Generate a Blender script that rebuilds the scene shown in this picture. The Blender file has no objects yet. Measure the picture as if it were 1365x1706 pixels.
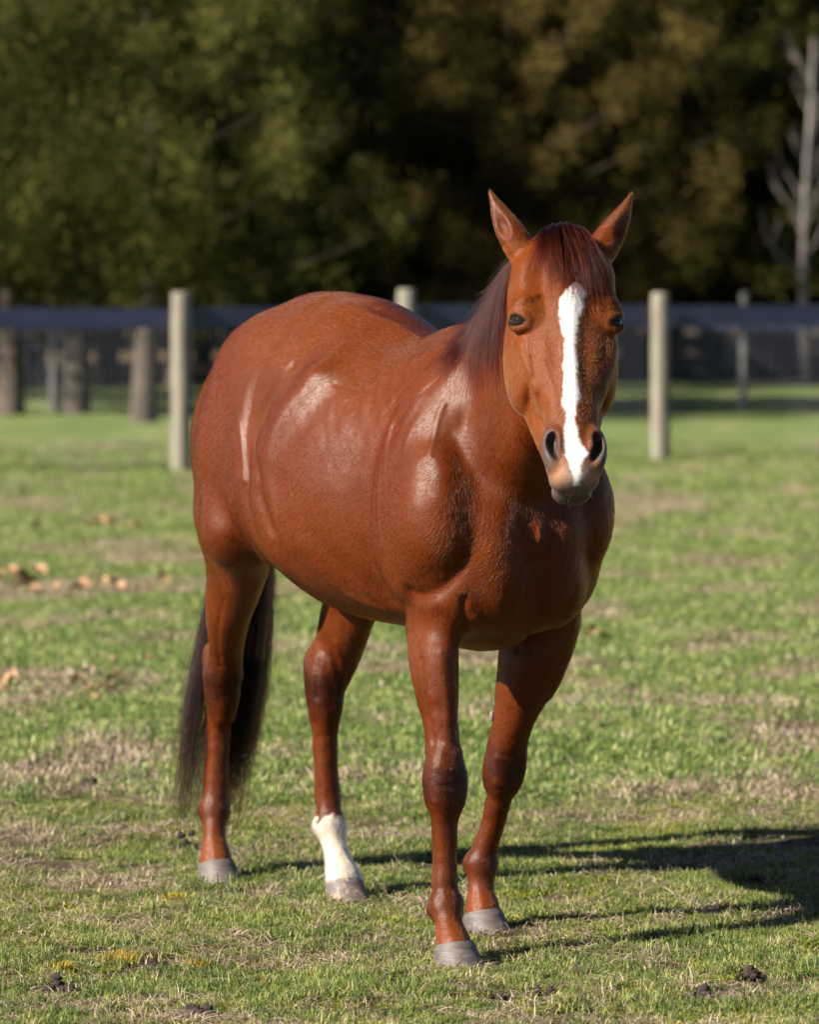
import bpy, math, random, time
import numpy as np
from mathutils import Vector, Matrix
R = math.radians
rng = np.random.default_rng(7)
random.seed(7)
SC = bpy.context.scene
COL = SC.collection

# ---------------------------------------------------------------- camera, light, exposure
CAM_H = 1.70
FPX = 7575.0            # focal length in photo pixels (photo 1365 x 1706)
HZ = 419.0              # photo row of the horizon
cam_d = bpy.data.cameras.new('camera')
cam = bpy.data.objects.new('camera', cam_d)
COL.objects.link(cam)
cam.location = (0, 0, CAM_H)
cam.rotation_euler = (R(90), 0, 0)
cam_d.sensor_fit = 'HORIZONTAL'
cam_d.sensor_width = 24.0
cam_d.lens = FPX / 1365.0 * 24.0
cam_d.shift_y = -(853.0 - HZ) / 1365.0
cam_d.clip_start = 0.5
cam_d.clip_end = 600.0
cam_d.dof.use_dof = True
cam_d.dof.focus_distance = 10.75
cam_d.dof.aperture_fstop = 3.6
SC.camera = cam

SUN_EL = R(33.0)
SHADOW_DIR = Vector((0.88, 0.475))       # where shadows fall on the ground
sun_vec = Vector((-SHADOW_DIR.x * math.cos(SUN_EL), -SHADOW_DIR.y * math.cos(SUN_EL), math.sin(SUN_EL))).normalized()
world = bpy.data.worlds.new('World')
SC.world = world
world.use_nodes = True
nt = world.node_tree
nt.nodes.clear()
sky = nt.nodes.new('ShaderNodeTexSky')
sky.sky_type = 'NISHITA'
sky.sun_disc = False
sky.sun_elevation = SUN_EL
sky.sun_rotation = math.atan2(sun_vec.x, sun_vec.y)
sky.air_density = 0.4
sky.dust_density = 0.25
bgn = nt.nodes.new('ShaderNodeBackground')
bgn.inputs['Strength'].default_value = 0.05
outw = nt.nodes.new('ShaderNodeOutputWorld')
nt.links.new(sky.outputs[0], bgn.inputs[0])
nt.links.new(bgn.outputs[0], outw.inputs[0])
sun_d = bpy.data.lights.new('sun', 'SUN')
sun_d.energy = 5.0
sun_d.angle = R(0.53)
sun_d.color = (1.0, 0.92, 0.80)
sun = bpy.data.objects.new('sun', sun_d)
COL.objects.link(sun)
sun.rotation_euler = sun_vec.to_track_quat('Z', 'Y').to_euler()
SC.view_settings.view_transform = 'Standard'
SC.view_settings.look = 'None'
SC.view_settings.gamma = 1.0
SC.view_settings.use_curve_mapping = False
SC.view_settings.exposure = 1.6
SC.render.engine = 'CYCLES'
SC.cycles.use_denoising = True
SC.cycles.max_bounces = 6
SC.cycles.transparent_max_bounces = 8
SC.cycles.caustics_reflective = False
SC.cycles.caustics_refractive = False

# ---------------------------------------------------------------- helpers
def tag(o, label=None, cat=None, group=None, kind=None):
    if label: o['label'] = label
    if cat: o['category'] = cat
    if group: o['group'] = group
    if kind: o['kind'] = kind
    return o

def mesh_obj(name, V, F, mat=None, parent=None, smooth=True, attrs=None, loc=None):
    me = bpy.data.meshes.new(name)
    V = np.asarray(V, dtype=np.float32)
    if isinstance(F, np.ndarray):
        n, k = F.shape
        me.vertices.add(len(V)); me.vertices.foreach_set('co', V.ravel())
        me.loops.add(n * k); me.loops.foreach_set('vertex_index', F.astype(np.int32).ravel())
        me.polygons.add(n)
        me.polygons.foreach_set('loop_start', np.arange(0, n * k, k, dtype=np.int32))
        me.polygons.foreach_set('loop_total', np.full(n, k, dtype=np.int32))
        me.update(calc_edges=True)
    else:
        me.from_pydata([tuple(v) for v in V], [], F)
        me.update()
    if smooth:
        me.polygons.foreach_set('use_smooth', np.ones(len(me.polygons), dtype=bool))
    for an, arr in (attrs or {}).items():
        a = me.attributes.new(an, 'FLOAT_COLOR', 'POINT')
        c = np.ones((len(V), 4), dtype=np.float32); c[:, :3] = arr
        a.data.foreach_set('color', c.ravel())
    if mat: me.materials.append(mat)
    o = bpy.data.objects.new(name, me)
    COL.objects.link(o)
    if parent: o.parent = parent
    if loc is not None: o.location = loc
    return o

def empty(name, loc=(0, 0, 0), rz=0.0):
    o = bpy.data.objects.new(name, None)
    COL.objects.link(o)
    o.location = loc
    o.rotation_euler = (0, 0, rz)
    o.empty_display_size = 0.2
    return o

class NT:
    """tiny node-tree writer"""
    def __init__(s, name):
        s.m = bpy.data.materials.new(name); s.m.use_nodes = True
        s.t = s.m.node_tree; s.t.nodes.clear()
        s.out = s.t.nodes.new('ShaderNodeOutputMaterial')
    def n(s, typ, ins=None, **kw):
        nd = s.t.nodes.new('ShaderNode' + typ)
        for k, v in kw.items(): setattr(nd, k, v)
        for k, v in (ins or {}).items(): s.set(nd, k, v)
        return nd
    def set(s, nd, k, v):
        sock = nd.inputs[k]
        if isinstance(v, bpy.types.NodeSocket): s.t.links.new(v, sock)
        elif isinstance(v, bpy.types.Node): s.t.links.new(v.outputs[0], sock)
        else:
            if hasattr(sock.default_value, '__len__') and len(sock.default_value) == 4 and len(v) == 3: v = (*v, 1)
            sock.default_value = v
    def noise(s, vec, scale, detail=4, rough=0.55, **kw):
        return s.n('TexNoise', {'Vector': vec, 'Scale': scale, 'Detail': detail, 'Roughness': rough}, **kw)
    def ramp(s, fac, stops, interp='LINEAR'):
        r = s.n('ValToRGB', {'Fac': fac}); r.color_ramp.interpolation = interp
        e = r.color_ramp.elements
        while len(e) > 1: e.remove(e[-1])
        e[0].position = stops[0][0]; e[0].color = (*stops[0][1], 1) if len(stops[0][1]) == 3 else stops[0][1]
        for p, c in stops[1:]:
            q = e.new(p); q.color = (*c, 1)
        return r
    def mix(s, f, a, b, mode='MIX'):
        m = s.n('MixRGB', {'Fac': f, 'Color1': a, 'Color2': b}); m.blend_type = mode
        return m
    def math(s, op, a, b=0.0, c=None):
        m = s.n('Math', operation=op); s.set(m, 0, a); s.set(m, 1, b)
        if c is not None: s.set(m, 2, c)
        return m
    def mapr(s, v, a, b, c, d):
        return s.n('MapRange', {'Value': v, 'From Min': a, 'From Max': b, 'To Min': c, 'To Max': d})
    def princ(s, **ins):
        p = s.n('BsdfPrincipled')
        for k, v in ins.items(): s.set(p, k.replace('_', ' '), v)
        s.t.links.new(p.outputs[0], s.out.inputs[0])
        return p
    def bump(s, h, strength=0.3, dist=0.01, normal=None):
        b = s.n('Bump', {'Height': h, 'Strength': strength, 'Distance': dist})
        if normal is not None: s.set(b, 'Normal', normal)
        return b
G3 = lambda v: (v, v, v)

def px2world(px, py, D):
    return np.array([(px - 682.5) / FPX * D, D, CAM_H - (py - HZ) / FPX * D])
# ================================================================ GROUND
def vn(P, scale, seed=0, octv=2):
    P = np.asarray(P, float)
    if P.shape[1] == 2: P = np.concatenate([P, np.zeros((len(P), 1))], 1)
    out = np.zeros(len(P)); amp = 1.0; tot = 0
    for o in range(octv):
        q = P * scale * 2 ** o + seed * 17.3 + o * 5.1
        i = np.floor(q).astype(np.int64); f = q - i; f = f * f * (3 - 2 * f)
        v = 0
        for a in (0, 1):
            for b in (0, 1):
                w = (f[:, 0] if a else 1 - f[:, 0]) * (f[:, 1] if b else 1 - f[:, 1])
                h = ((i[:, 0] + a) * 374761393 + (i[:, 1] + b) * 668265263 + seed * 144665) & 0xffffffff
                h = ((h ^ (h >> 13)) * 1274126177) & 0xffffffff
                v = v + w * ((h ^ (h >> 16)) & 0xffff) / 65535.0
        out += amp * v; tot += amp; amp *= .5
    return out / tot
def ground_at(px, py):
    D = CAM_H * FPX / (py - HZ)
    p = px2world(px, py, D); return p[0], p[1]
CLODS = [(92, 1652, .036, .036, 'dark crumbly clod of earth at the lower left corner of the grass'),
 (160, 1584, .050, .014, 'flat patch of dark bare earth beside a yellow tuft'),
 (262, 1610, .036, .016, 'low dark clod right of the yellow tuft'),
 (1253, 1632, .032, .022, 'small brown clod in the straw at the lower right'),
 (905, 1660, .028, .026, 'dark clod in green grass right of the nearest hoof'),
 (308, 1415, .036, .042, 'lumpy clod just left of the bare hind hoof'),
 (150, 1316, .040, .036, 'grey brown clod in the grass left of the tail tips'),
 (1172, 1666, .028, .020, 'crumbly clod near the bottom edge in dry straw'),
 (330, 1694, .045, .026, 'dark earth clod at the bottom edge left of centre'),
 (50, 1285, .050, .030, 'wide low clod at the left edge level with the tail tips'),
 (835, 1672, .030, .020, 'low clod of dark earth at the bottom edge below the nearest hoof'),
 (1262, 1478, .030, .018, 'small clod at the near rim of the horse shadow')]
YELLOW = [(197, 1600, .020, 'bright yellow mossy tuft beside bare earth at the lower left'), (103, 1616, .010, 'small ochre yellow tuft left of the bright yellow tuft'),
 (290, 1500, .015, 'yellow tuft below the bare hind hoof'), (332, 1614, .013, 'yellow tuft right of a low dark clod')]
BARE = [(-.60, 10.9, .10, .05), (.62, 10.75, .09, .035), (-.15, 10.15, .14, .04), (1.0, 11.0, .12, .05), (-1.2, 11.2, .16, .06), (.1, 12.6, .14, .06), (.75, 12.4, .16, .06), (1.5, 12.0, .2, .07), (-.35, 11.2, .09, .04), (-.93, 10.62, .10, .05), (-.72, 10.72, .12, .045), (.10, 10.28, .07, .03), (.86, 10.50, .13, .035), (.50, 10.38, .06, .03), (-1.0, 12.6, .16, .07), (-.72, 12.55, .10, .05), (.33, 11.93, .12, .06),
        (1.12, 13.0, .30, .10), (-.55, 10.1, .12, .04), (.35, 10.1, .09, .03), (-.42, 12.05, .08, .05), (1.2, 10.25, .12, .05), (-.05, 10.55, .08, .03), (-.95, 11.7, .10, .04)]
BARE += [(*ground_at(45, 978), .22, .22), (*ground_at(215, 1110), .16, .10), (*ground_at(1345, 1215), .25, .25), (*ground_at(1340, 1075), .14, .10), (*ground_at(1160, 1250), .10, .08), (*ground_at(70, 1050), .10, .10)]
DRY = [(1110, 850, .42, .9), (60, 842, .26, .6), (1210, 945, .32, .55), (1000, 895, .2, .4), (1300, 1130, .22, .3), (1320, 1260, .22, .22), (1150, 1370, .16, .12), (930, 1220, .18, .15), (170, 880, .3, .3), (1290, 1660, .22, .10), (1050, 1650, .14, .06), (600, 1680, .12, .05), (230, 1480, .14, .07), (60, 1480, .16, .08), (560, 1120, .2, .25)]
def dry_mask(xy):
    m = np.zeros(len(xy)); w = xy + np.stack([vn(xy, 9, 93) - .5, (vn(xy, 9, 94) - .5) * 1.5], 1) * .16
    for a in DRY:
        x, y = ground_at(a[0], a[1])
        m = np.maximum(m, np.exp(-(((w[:, 0] - x) / a[2]) ** 2 + ((w[:, 1] - y) / a[3]) ** 2)))
    return np.clip(m * 1.5 - .2, 0, 1)
BARE += [(*ground_at(c[0], c[1] + 3), c[2] * 2.3, .045) for c in CLODS] + [(*ground_at(c[0], c[1] + 2), c[2] * 1.6, .018) for c in YELLOW]
def bare_mask(xy):
    m = np.zeros(len(xy))
    w = xy + np.stack([vn(xy, 14, 91) - .5, vn(xy, 14, 92) - .5], 1) * .07
    for x, y, a, b in BARE:
        m = np.maximum(m, np.exp(-(((w[:, 0] - x) / a) ** 2 + ((w[:, 1] - y) / (b * 1.8)) ** 2) * 1.1))
    return np.clip(m * 1.6 - .35, 0, 1)
def gheight(xy):
    h = (vn(xy, 1.1, 3) - .5) * .030 + (vn(xy, 6, 4, 3) - .5) * .016 + (vn(xy, 30, 5, 2) - .5) * .006
    return h - .012 * bare_mask(xy) + 0.004
xs = np.concatenate([-np.geomspace(300, 3.2, 16), np.linspace(-3, 3, 260), np.geomspace(3.2, 300, 16)])
ys = np.concatenate([[-40, 0, 6, 8], np.linspace(9, 15, 300), np.linspace(15.05, 30, 120)[1:], np.geomspace(31, 420, 26)])
XX, YY = np.meshgrid(xs, ys)
xy = np.stack([XX.ravel(), YY.ravel()], 1)
zz = np.where(np.abs(xy[:, 0]) < 30, gheight(xy), 0)
Vg = np.column_stack([xy, zz])
nx_ = len(xs)
jj, ii = np.meshgrid(np.arange(len(ys) - 1), np.arange(nx_ - 1), indexing='ij')
a_ = (jj * nx_ + ii).ravel()
Qg = np.stack([a_, a_ + 1, a_ + nx_ + 1, a_ + nx_], 1)
m = NT('pasture_ground')
gi = m.n('NewGeometry'); pos = gi.outputs['Position']
n_big = m.noise(pos, .9, 5, .6); n_mid = m.noise(pos, 5.5, 5, .65); n_fine = m.noise(pos, 60, 6, .75); n_x = m.noise(pos, 220, 4, .7)
soil = m.ramp(n_fine.outputs[0], [(.3, (.030, .020, .014)), (.5, (.070, .048, .033)), (.72, (.16, .12, .085))])
thatch = m.ramp(n_x.outputs[0], [(.34, (.030, .021, .012)), (.5, (.085, .064, .036)), (.68, (.22, .17, .105))])
green = m.ramp(n_mid.outputs[0], [(.3, (.050, .070, .016)), (.5, (.085, .105, .026)), (.7, (.15, .15, .052))])
base = m.mix(m.mapr(n_mid.outputs[0], .42, .60, 0, 1), thatch, green)
at = m.n('Attribute', attribute_name='bare')
sep = m.n('SeparateXYZ', {'Vector': pos})
# farther out the sward reads as grass, with straw coloured patches
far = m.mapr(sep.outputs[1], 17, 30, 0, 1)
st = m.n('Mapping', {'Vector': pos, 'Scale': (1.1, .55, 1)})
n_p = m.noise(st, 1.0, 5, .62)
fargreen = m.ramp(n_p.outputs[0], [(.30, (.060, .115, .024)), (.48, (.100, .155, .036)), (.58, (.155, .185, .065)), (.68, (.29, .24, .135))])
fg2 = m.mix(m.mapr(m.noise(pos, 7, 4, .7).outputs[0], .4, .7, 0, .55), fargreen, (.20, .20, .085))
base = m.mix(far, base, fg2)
ad = m.n('Attribute', attribute_name='dry')
base = m.mix(m.math('MULTIPLY', ad.outputs['Fac'], .8), base, m.mix(n_x.outputs[0], (.20, .14, .085), (.48, .38, .26)))
base = m.mix(at.outputs['Fac'], base, soil)
# leaf litter under the trees
lit = m.mapr(m.math('ADD', sep.outputs[1], m.math('MULTIPLY', m.math('SUBTRACT', n_big.outputs[0], .5), 14)), 57.5, 60.5, 0, 1)
litter = m.ramp(m.noise(pos, 9, 5, .75).outputs[0], [(.3, (.035, .024, .016)), (.55, (.11, .078, .050)), (.75, (.22, .16, .11))])
base = m.mix(lit, base, litter)
hgt = m.math('ADD', n_fine.outputs[0], m.math('MULTIPLY', n_x.outputs[0], .5))
m.princ(Base_Color=base, Roughness=.95, Specular_IOR_Level=.15, Normal=m.bump(hgt, .8, .012))
ground = mesh_obj('ground', Vg, Qg, m.m, attrs={'bare': bare_mask(xy)[:, None] * np.ones(3), 'dry': dry_mask(xy)[:, None] * np.ones(3)})
tag(ground, kind='structure')

# ================================================================ GRASS
def blade_tuft(n, spread, hmin, hmax, wid, lean, flat=False, seed=0, seg=3):
    r_ = np.random.default_rng(seed)
    V, Q, C = [], [], []
    for b in range(n):
        x, y = r_.normal(0, spread, 2)
        h = r_.uniform(hmin, hmax); a = r_.uniform(0, 6.283); ln = abs(r_.normal(lean, lean * .45))
        w = wid * r_.uniform(.6, 1.3); dx, dy = math.cos(a), math.sin(a); px_, py_ = -dy, dx
        tw = r_.uniform(-.8, .8)
        c = r_.random()
        zb = r_.uniform(-.002, .010) if flat else -.003
        base = len(V)
        for k in range(seg + 1):
            t = k / seg
            if flat:
                hh = zb + math.sin(t * 3.0) * h * .10; rr = h * t
            else:
                hh = h * (t - .32 * ln * t * t); rr = h * ln * t * t * .9
            ww = w * (1 - t ** 1.6) * .5 + .00012
            ax = a + 1.5708 + tw * t
            V.append((x + dx * rr + math.cos(ax) * ww, y + dy * rr + math.sin(ax) * ww, hh + zb * 0))
            V.append((x + dx * rr - math.cos(ax) * ww, y + dy * rr - math.sin(ax) * ww, hh + (ww * .5 if not flat else 0)))
            C += [(c, t, 0)] * 2
        for k in range(seg):
            i = base + 2 * k
            Q.append((i, i + 1, i + 3, i + 2))
    return np.array(V), np.array(Q), np.array(C)
def grass_material(name, stops, straw=.0, transl=.35):
    m = NT(name)
    a = m.n('Attribute', attribute_name='blade'); s = m.n('SeparateColor', {'Color': a.outputs['Color']})
    pos = m.n('NewGeometry').outputs['Position']
    inst = m.n('ObjectInfo')
    n1 = m.noise(pos, 3.2, 4, .6); n2 = m.noise(pos, 17, 3, .6)
    v = m.math('ADD', m.math('MULTIPLY', s.outputs[0], .45), m.math('MULTIPLY', n1.outputs[0], .55))
    v = m.math('ADD', v, m.math('MULTIPLY', m.math('SUBTRACT', n2.outputs[0], .5), .7))
    c = m.ramp(v, stops)
    c = m.mix(m.mapr(s.outputs[1], .55, 1.0, 0, straw), c, (.33, .28, .14))
    d = m.n('BsdfPrincipled'); m.set(d, 'Base Color', c); m.set(d, 'Roughness', .5); m.set(d, 'Specular IOR Level', .35)
    t = m.n('BsdfTranslucent', {'Color': c})
    mx = m.n('MixShader', {0: transl, 1: d.outputs[0], 2: t.outputs[0]})
    m.t.links.new(mx.outputs[0], m.out.inputs[0])
    return m.m
GS = [(.18, (.014, .048, .007)), (.34, (.042, .102, .014)), (.48, (.100, .165, .024)), (.60, (.215, .250, .048)), (.76, (.40, .36, .15))]
grass_m = grass_material('green_grass_blades', GS, .35)
straw_m = grass_material('dry_grass_blades', [(.2, (.07, .048, .032)), (.42, (.20, .145, .095)), (.62, (.38, .30, .215)), (.85, (.54, .45, .34))], .2, .15)
moss_m = grass_material('yellow_green_sprouts', [(.2, (.10, .15, .015)), (.5, (.19, .23, .02)), (.8, (.36, .33, .03))], .1, .35)
def tuft_collection(name, mat, specs):
    c = bpy.data.collections.new(name)
    for i, sp in enumerate(specs):
        V, Q, C = blade_tuft(**sp, seed=hash(name) % 97 + i if False else i * 7 + len(name))
        me = bpy.data.meshes.new('tuft')
        me.from_pydata(V.tolist(), [], Q.tolist()); me.update()
        at_ = me.attributes.new('blade', 'FLOAT_COLOR', 'POINT'); c4 = np.ones((len(V), 4), np.float32); c4[:, :3] = C
        at_.data.foreach_set('color', c4.ravel())
        me.materials.append(mat)
        c.objects.link(bpy.data.objects.new('tuft', me))
    return c
def scatter(name, col, P_, scale, label=None):
    """stuff: one object that instances the tufts of a collection on its points"""
    n = len(P_)
    me = bpy.data.meshes.new(name)
    me.vertices.add(n); me.vertices.foreach_set('co', P_.astype(np.float32).ravel())
    a = me.attributes.new('rot', 'FLOAT_VECTOR', 'POINT')
    rot = np.column_stack([rng.normal(0, .12, n), rng.normal(0, .12, n), rng.uniform(0, 6.283, n)]).astype(np.float32)
    a.data.foreach_set('vector', rot.ravel())
    a = me.attributes.new('siz', 'FLOAT', 'POINT'); a.data.foreach_set('value', scale.astype(np.float32))
    o = bpy.data.objects.new(name, me); COL.objects.link(o)
    g = bpy.data.node_groups.new(name, 'GeometryNodeTree')
    g.interface.new_socket('Geometry', in_out='INPUT', socket_type='NodeSocketGeometry')
    g.interface.new_socket('Geometry', in_out='OUTPUT', socket_type='NodeSocketGeometry')
    N = g.nodes; gi = N.new('NodeGroupInput'); go = N.new('NodeGroupOutput')
    ci = N.new('GeometryNodeCollectionInfo'); ci.inputs['Collection'].default_value = col
    ci.inputs['Separate Children'].default_value = True; ci.inputs['Reset Children'].default_value = True
    ip = N.new('GeometryNodeInstanceOnPoints'); ip.inputs['Pick Instance'].default_value = True
    na = N.new('GeometryNodeInputNamedAttribute'); na.data_type = 'FLOAT_VECTOR'; na.inputs['Name'].default_value = 'rot'
    nb = N.new('GeometryNodeInputNamedAttribute'); nb.data_type = 'FLOAT'; nb.inputs['Name'].default_value = 'siz'
    L = g.links
    L.new(gi.outputs[0], ip.inputs['Points']); L.new(ci.outputs[0], ip.inputs['Instance'])
    L.new(na.outputs[0], ip.inputs['Rotation']); L.new(nb.outputs[0], ip.inputs['Scale'])
    L.new(ip.outputs[0], go.inputs[0])
    md = o.modifiers.new('scatter', 'NODES'); md.node_group = g
    tag(o, kind='stuff')
    return o
green_c = tuft_collection('green_tufts', grass_m, [dict(n=28, spread=.018, hmin=.010, hmax=.026, wid=.0029, lean=.9) for _ in range(5)] + [dict(n=20, spread=.011, hmin=.014, hmax=.040, wid=.0028, lean=.7) for _ in range(3)])
straw_c = tuft_collection('dry_tufts', straw_m, [dict(n=18, spread=.026, hmin=.015, hmax=.060, wid=.0024, lean=1.0, flat=True) for _ in range(5)] + [dict(n=12, spread=.02, hmin=.015, hmax=.040, wid=.0020, lean=1.0) for _ in range(2)])
moss_c = tuft_collection('sprout_tufts', moss_m, [dict(n=60, spread=.018, hmin=.005, hmax=.013, wid=.0032, lean=.8, seg=2) for _ in range(4)])
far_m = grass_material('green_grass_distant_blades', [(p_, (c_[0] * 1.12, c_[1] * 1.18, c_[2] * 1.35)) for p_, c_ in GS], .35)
far_c = tuft_collection('far_tufts', far_m, [dict(n=40, spread=.06, hmin=.016, hmax=.042, wid=.0052, lean=.9, seg=2) for _ in range(5)])
far_s = tuft_collection('far_dry_tufts', straw_m, [dict(n=28, spread=.06, hmin=.018, hmax=.050, wid=.0045, lean=1.0, seg=2, flat=(i % 2 == 0)) for i in range(4)])
def zone(n, y0, y1, k, extra):
    y = rng.uniform(y0, y1, n); x = rng.uniform(-1, 1, n) * (y * k + extra)
    return np.column_stack([x, y])
def on_ground(xy, dz=0): return np.column_stack([xy, gheight(xy) + dz])
GMASK = lambda xy: vn(xy, 3.0, 51, 3) * .6 + vn(xy, 11, 52, 2) * .4 - bare_mask(xy) * .6 - dry_mask(xy) * .22
xy = zone(70000, 9.3, 14.5, .092, 1.4); gm_ = GMASK(xy); keep = rng.random(len(xy)) < sstep0(gm_, .30, .56) if 'sstep0' in globals() else rng.random(len(xy)) < np.clip((gm_ - .35) / .20, .0, .85)
xy = xy[keep]
sz = rng.uniform(.55, 1.15, len(xy)) * (.6 + .7 * vn(xy, 4, 57))
scatter('grass', green_c, on_ground(xy), sz)
xy = zone(42000, 9.3, 14.5, .092, 1.4); gm_ = GMASK(xy); dm = bare_mask(xy)
strw = np.clip((.66 - gm_) / .25, .22, 1) * (1 - dm) * .62
xy = xy[rng.random(len(xy)) < strw]
scatter('dry_grass', straw_c, on_ground(xy, .001), rng.uniform(.6, 1.2, len(xy)))
xy = zone(16000, 9.3, 14.5, .092, .9); mk = vn(xy, 2.2, 71, 3)
xy = xy[(rng.random(len(xy)) < np.clip((mk - .48) / .12, .06, 1)) & (bare_mask(xy) < .3)]
scatter('clover_sprouts', moss_c, on_ground(xy), rng.uniform(.6, 1.3, len(xy)))
xy = zone(130000, 14.0, 40, .150, 1.8)
xy = xy[(rng.random(len(xy)) < (18 / xy[:, 1])) & (bare_mask(xy) < rng.random(len(xy)) * .8 + .1)]
mk = vn(xy * np.array([1, .8]), 2.2, 81, 3)
dry = rng.random(len(xy)) < np.clip(np.maximum((mk - .52) / .16, dry_mask(xy)), .12, .92)
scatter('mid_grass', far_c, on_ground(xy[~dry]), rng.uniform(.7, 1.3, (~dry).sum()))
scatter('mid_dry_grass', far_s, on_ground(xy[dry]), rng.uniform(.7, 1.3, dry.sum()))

# ---- clods of turned earth
m = NT('crumbly_soil'); tc = m.n('TexCoord'); nn = m.noise(tc.outputs['Object'], 60, 6, .8)
m.princ(Base_Color=m.ramp(nn.outputs[0], [(.35, (.022, .013, .010)), (.6, (.065, .042, .032)), (.8, (.13, .09, .07))]), Roughness=.95, Normal=m.bump(nn.outputs[0], 1.0, .02))
soil_m = m.m
def clod(px, py, w, h, label, seed):
    x, y = ground_at(px, py)
    r_ = np.random.default_rng(seed)
    V, Q = [], []
    for b in range(26):
        c = np.array([r_.normal(0, w * .38), r_.normal(0, w * .30), abs(r_.normal(0, h * .45))])
        c[2] *= max(0, 1 - (abs(c[0]) / w) ** 2)
        rad = r_.uniform(.16, .36) * min(w, h * 2)
        u = np.linspace(0, 2 * np.pi, 9, endpoint=False); v = np.linspace(.01, np.pi - .01, 6)
        U, W_ = np.meshgrid(u, v)
        S = np.stack([np.cos(U) * np.sin(W_), np.sin(U) * np.sin(W_), np.cos(W_) * .75], -1).reshape(-1, 3)
        S = S * rad * r_.uniform(.65, 1.25, (len(S), 1)) + c
        o0 = len(V) and sum(len(q) for q in V) or 0
        V.append(S)
        for j in range(5):
            for i in range(9):
                Q.append((o0 + j * 9 + i, o0 + (j + 1) * 9 + i, o0 + (j + 1) * 9 + (i + 1) % 9, o0 + j * 9 + (i + 1) % 9))
    o = mesh_obj('soil_clod', np.vstack(V), np.array(Q), soil_m, loc=(x, y, float(gheight(np.array([[x, y]]))[0])), smooth=False)
    tag(o, label, 'soil clod', 'clods of earth in the grass')
for k_, c_ in enumerate(CLODS): clod(c_[0], c_[1], c_[2] * 1.3, c_[3] * 1.35, c_[4], k_ + 1)
# ---- tufts in flower and fallen leaves
m = NT('yellow_dry_blossom'); nn = m.noise(m.n('TexCoord').outputs['Object'], 200)
m.princ(Base_Color=m.ramp(nn.outputs[0], [(.35, (.16, .10, .006)), (.6, (.36, .25, .016))]), Roughness=.8)
yel_m = m.m
for px_, py_, w, lab in YELLOW:
    x, y = ground_at(px_, py_)
    V, Q, C = blade_tuft(260, w, .014, .036, .0042, .5, seed=int(px_), seg=2)
    o = mesh_obj('yellow_tuft', V, Q, yel_m, loc=(x, y, float(gheight(np.array([[x, y]]))[0]) + .002))
    tag(o, lab, 'moss tuft', 'yellow tufts in the grass')
m = NT('dry_oak_leaf'); tc = m.n('TexCoord'); nn = m.noise(tc.outputs['Object'], 40, 4)
oi = m.n('ObjectInfo')
c = m.ramp(nn.outputs[0], [(.3, (.21, .11, .045)), (.6, (.33, .19, .095)), (.8, (.42, .28, .16))])
c = m.mix(m.mapr(oi.outputs['Random'], 0, 1, 0, .6), c, (.17, .08, .04))
m.princ(Base_Color=c, Roughness=.6)
leaf_m = m.m
def leaf_mesh(seed):
    r_ = np.random.default_rng(seed); n = 13; V = []
    curl = r_.uniform(.5, 1.6); L = 1.0
    for i in range(n):
        t = i / (n - 1)
        w = .30 * math.sin(math.pi * min(1, t * 1.02 + .02)) ** .7 * (1 + .35 * math.cos(t * 22))
        zc = .28 * math.sin(t * 3.0 * curl)
        for s_ in (-1, 0, 1):
            V.append((t - .5, s_ * w, zc + (abs(s_) * .22 * curl * (1 + r_.normal(0, .3)))))
    Q = [(i * 3 + j, i * 3 + j + 1, (i + 1) * 3 + j + 1, (i + 1) * 3 + j) for i in range(n - 1) for j in (0, 1)]
    me = bpy.data.meshes.new('fallen_leaf'); me.from_pydata(V, [], Q); me.update()
    me.polygons.foreach_set('use_smooth', np.ones(len(me.polygons), bool)); me.materials.append(leaf_m)
    return me
leaf_me = [leaf_mesh(i) for i in range(5)]
leaf_spots = [(8, 1150, 1.5), (22, 1146, 1.7), (5, 1165, 1.2), (150, 1132, 1.4), (128, 1150, 1.3), (155, 1168, 1.2), (172, 1160, 1.3), (192, 1138, 1.2), (196, 1160, 1.4), (184, 1150, 1.2), (60, 1170, 1.1), (248, 1145, 1.1), (95, 1142, .8), (160, 1177, .9),
              (165, 882, 2.1), (182, 884, 2.0), (146, 885, 1.6), (228, 888, 1.6), (60, 890, 1.5), (15, 968, 2.4), (35, 972, 2.4), (52, 980, 2.1), (66, 966, 2.0), (5, 976, 2.0), (40, 990, 1.6), (58, 992, 1.5), (98, 990, 1.6), (140, 990, 1.9), (128, 994, 1.4), (185, 988, 2.0), (200, 992, 1.7), (268, 982, 1.7), (246, 994, 1.1),
              (248, 1108, 1.3), (190, 1108, .9), (330, 932, 1.4), (1175, 905, 1.3), (985, 1068, 1.5), (1010, 1075, 1.2), (1150, 930, 1.2)]
def leaf_row(px_, py_):
    if px_ > 400: return 'among those right of the horse'
    if py_ > 1090: return 'in the near scatter left of the tail'
    return 'in the middle row left of the horse' if py_ > 920 else 'in the far row by the left post'
ORD = ['leftmost'] + [k + ' from left' for k in 'second third fourth fifth sixth seventh eighth ninth tenth eleventh twelfth thirteenth fourteenth fifteenth sixteenth seventeenth eighteenth'.split()]
leaf_spots.sort(); rank = {}
for i, (px_, py_, sc_) in enumerate(leaf_spots):
    x, y = ground_at(px_, py_)
    o = bpy.data.objects.new('fallen_leaf', leaf_me[i % 5]); COL.objects.link(o)
    o.location = (x, y, float(gheight(np.array([[x, y]]))[0]) + .022)
    o.scale = (.050 * sc_,) * 3; o.rotation_euler = (rng.uniform(-.9, .9), rng.uniform(-.7, .7), rng.uniform(0, 6.28))
    row = leaf_row(px_, py_); k = rank.get(row, 0); rank[row] = k + 1
    tag(o, 'dry tan leaf ' + ORD[k] + ' ' + row, 'leaf', 'fallen leaves ' + row)

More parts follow.
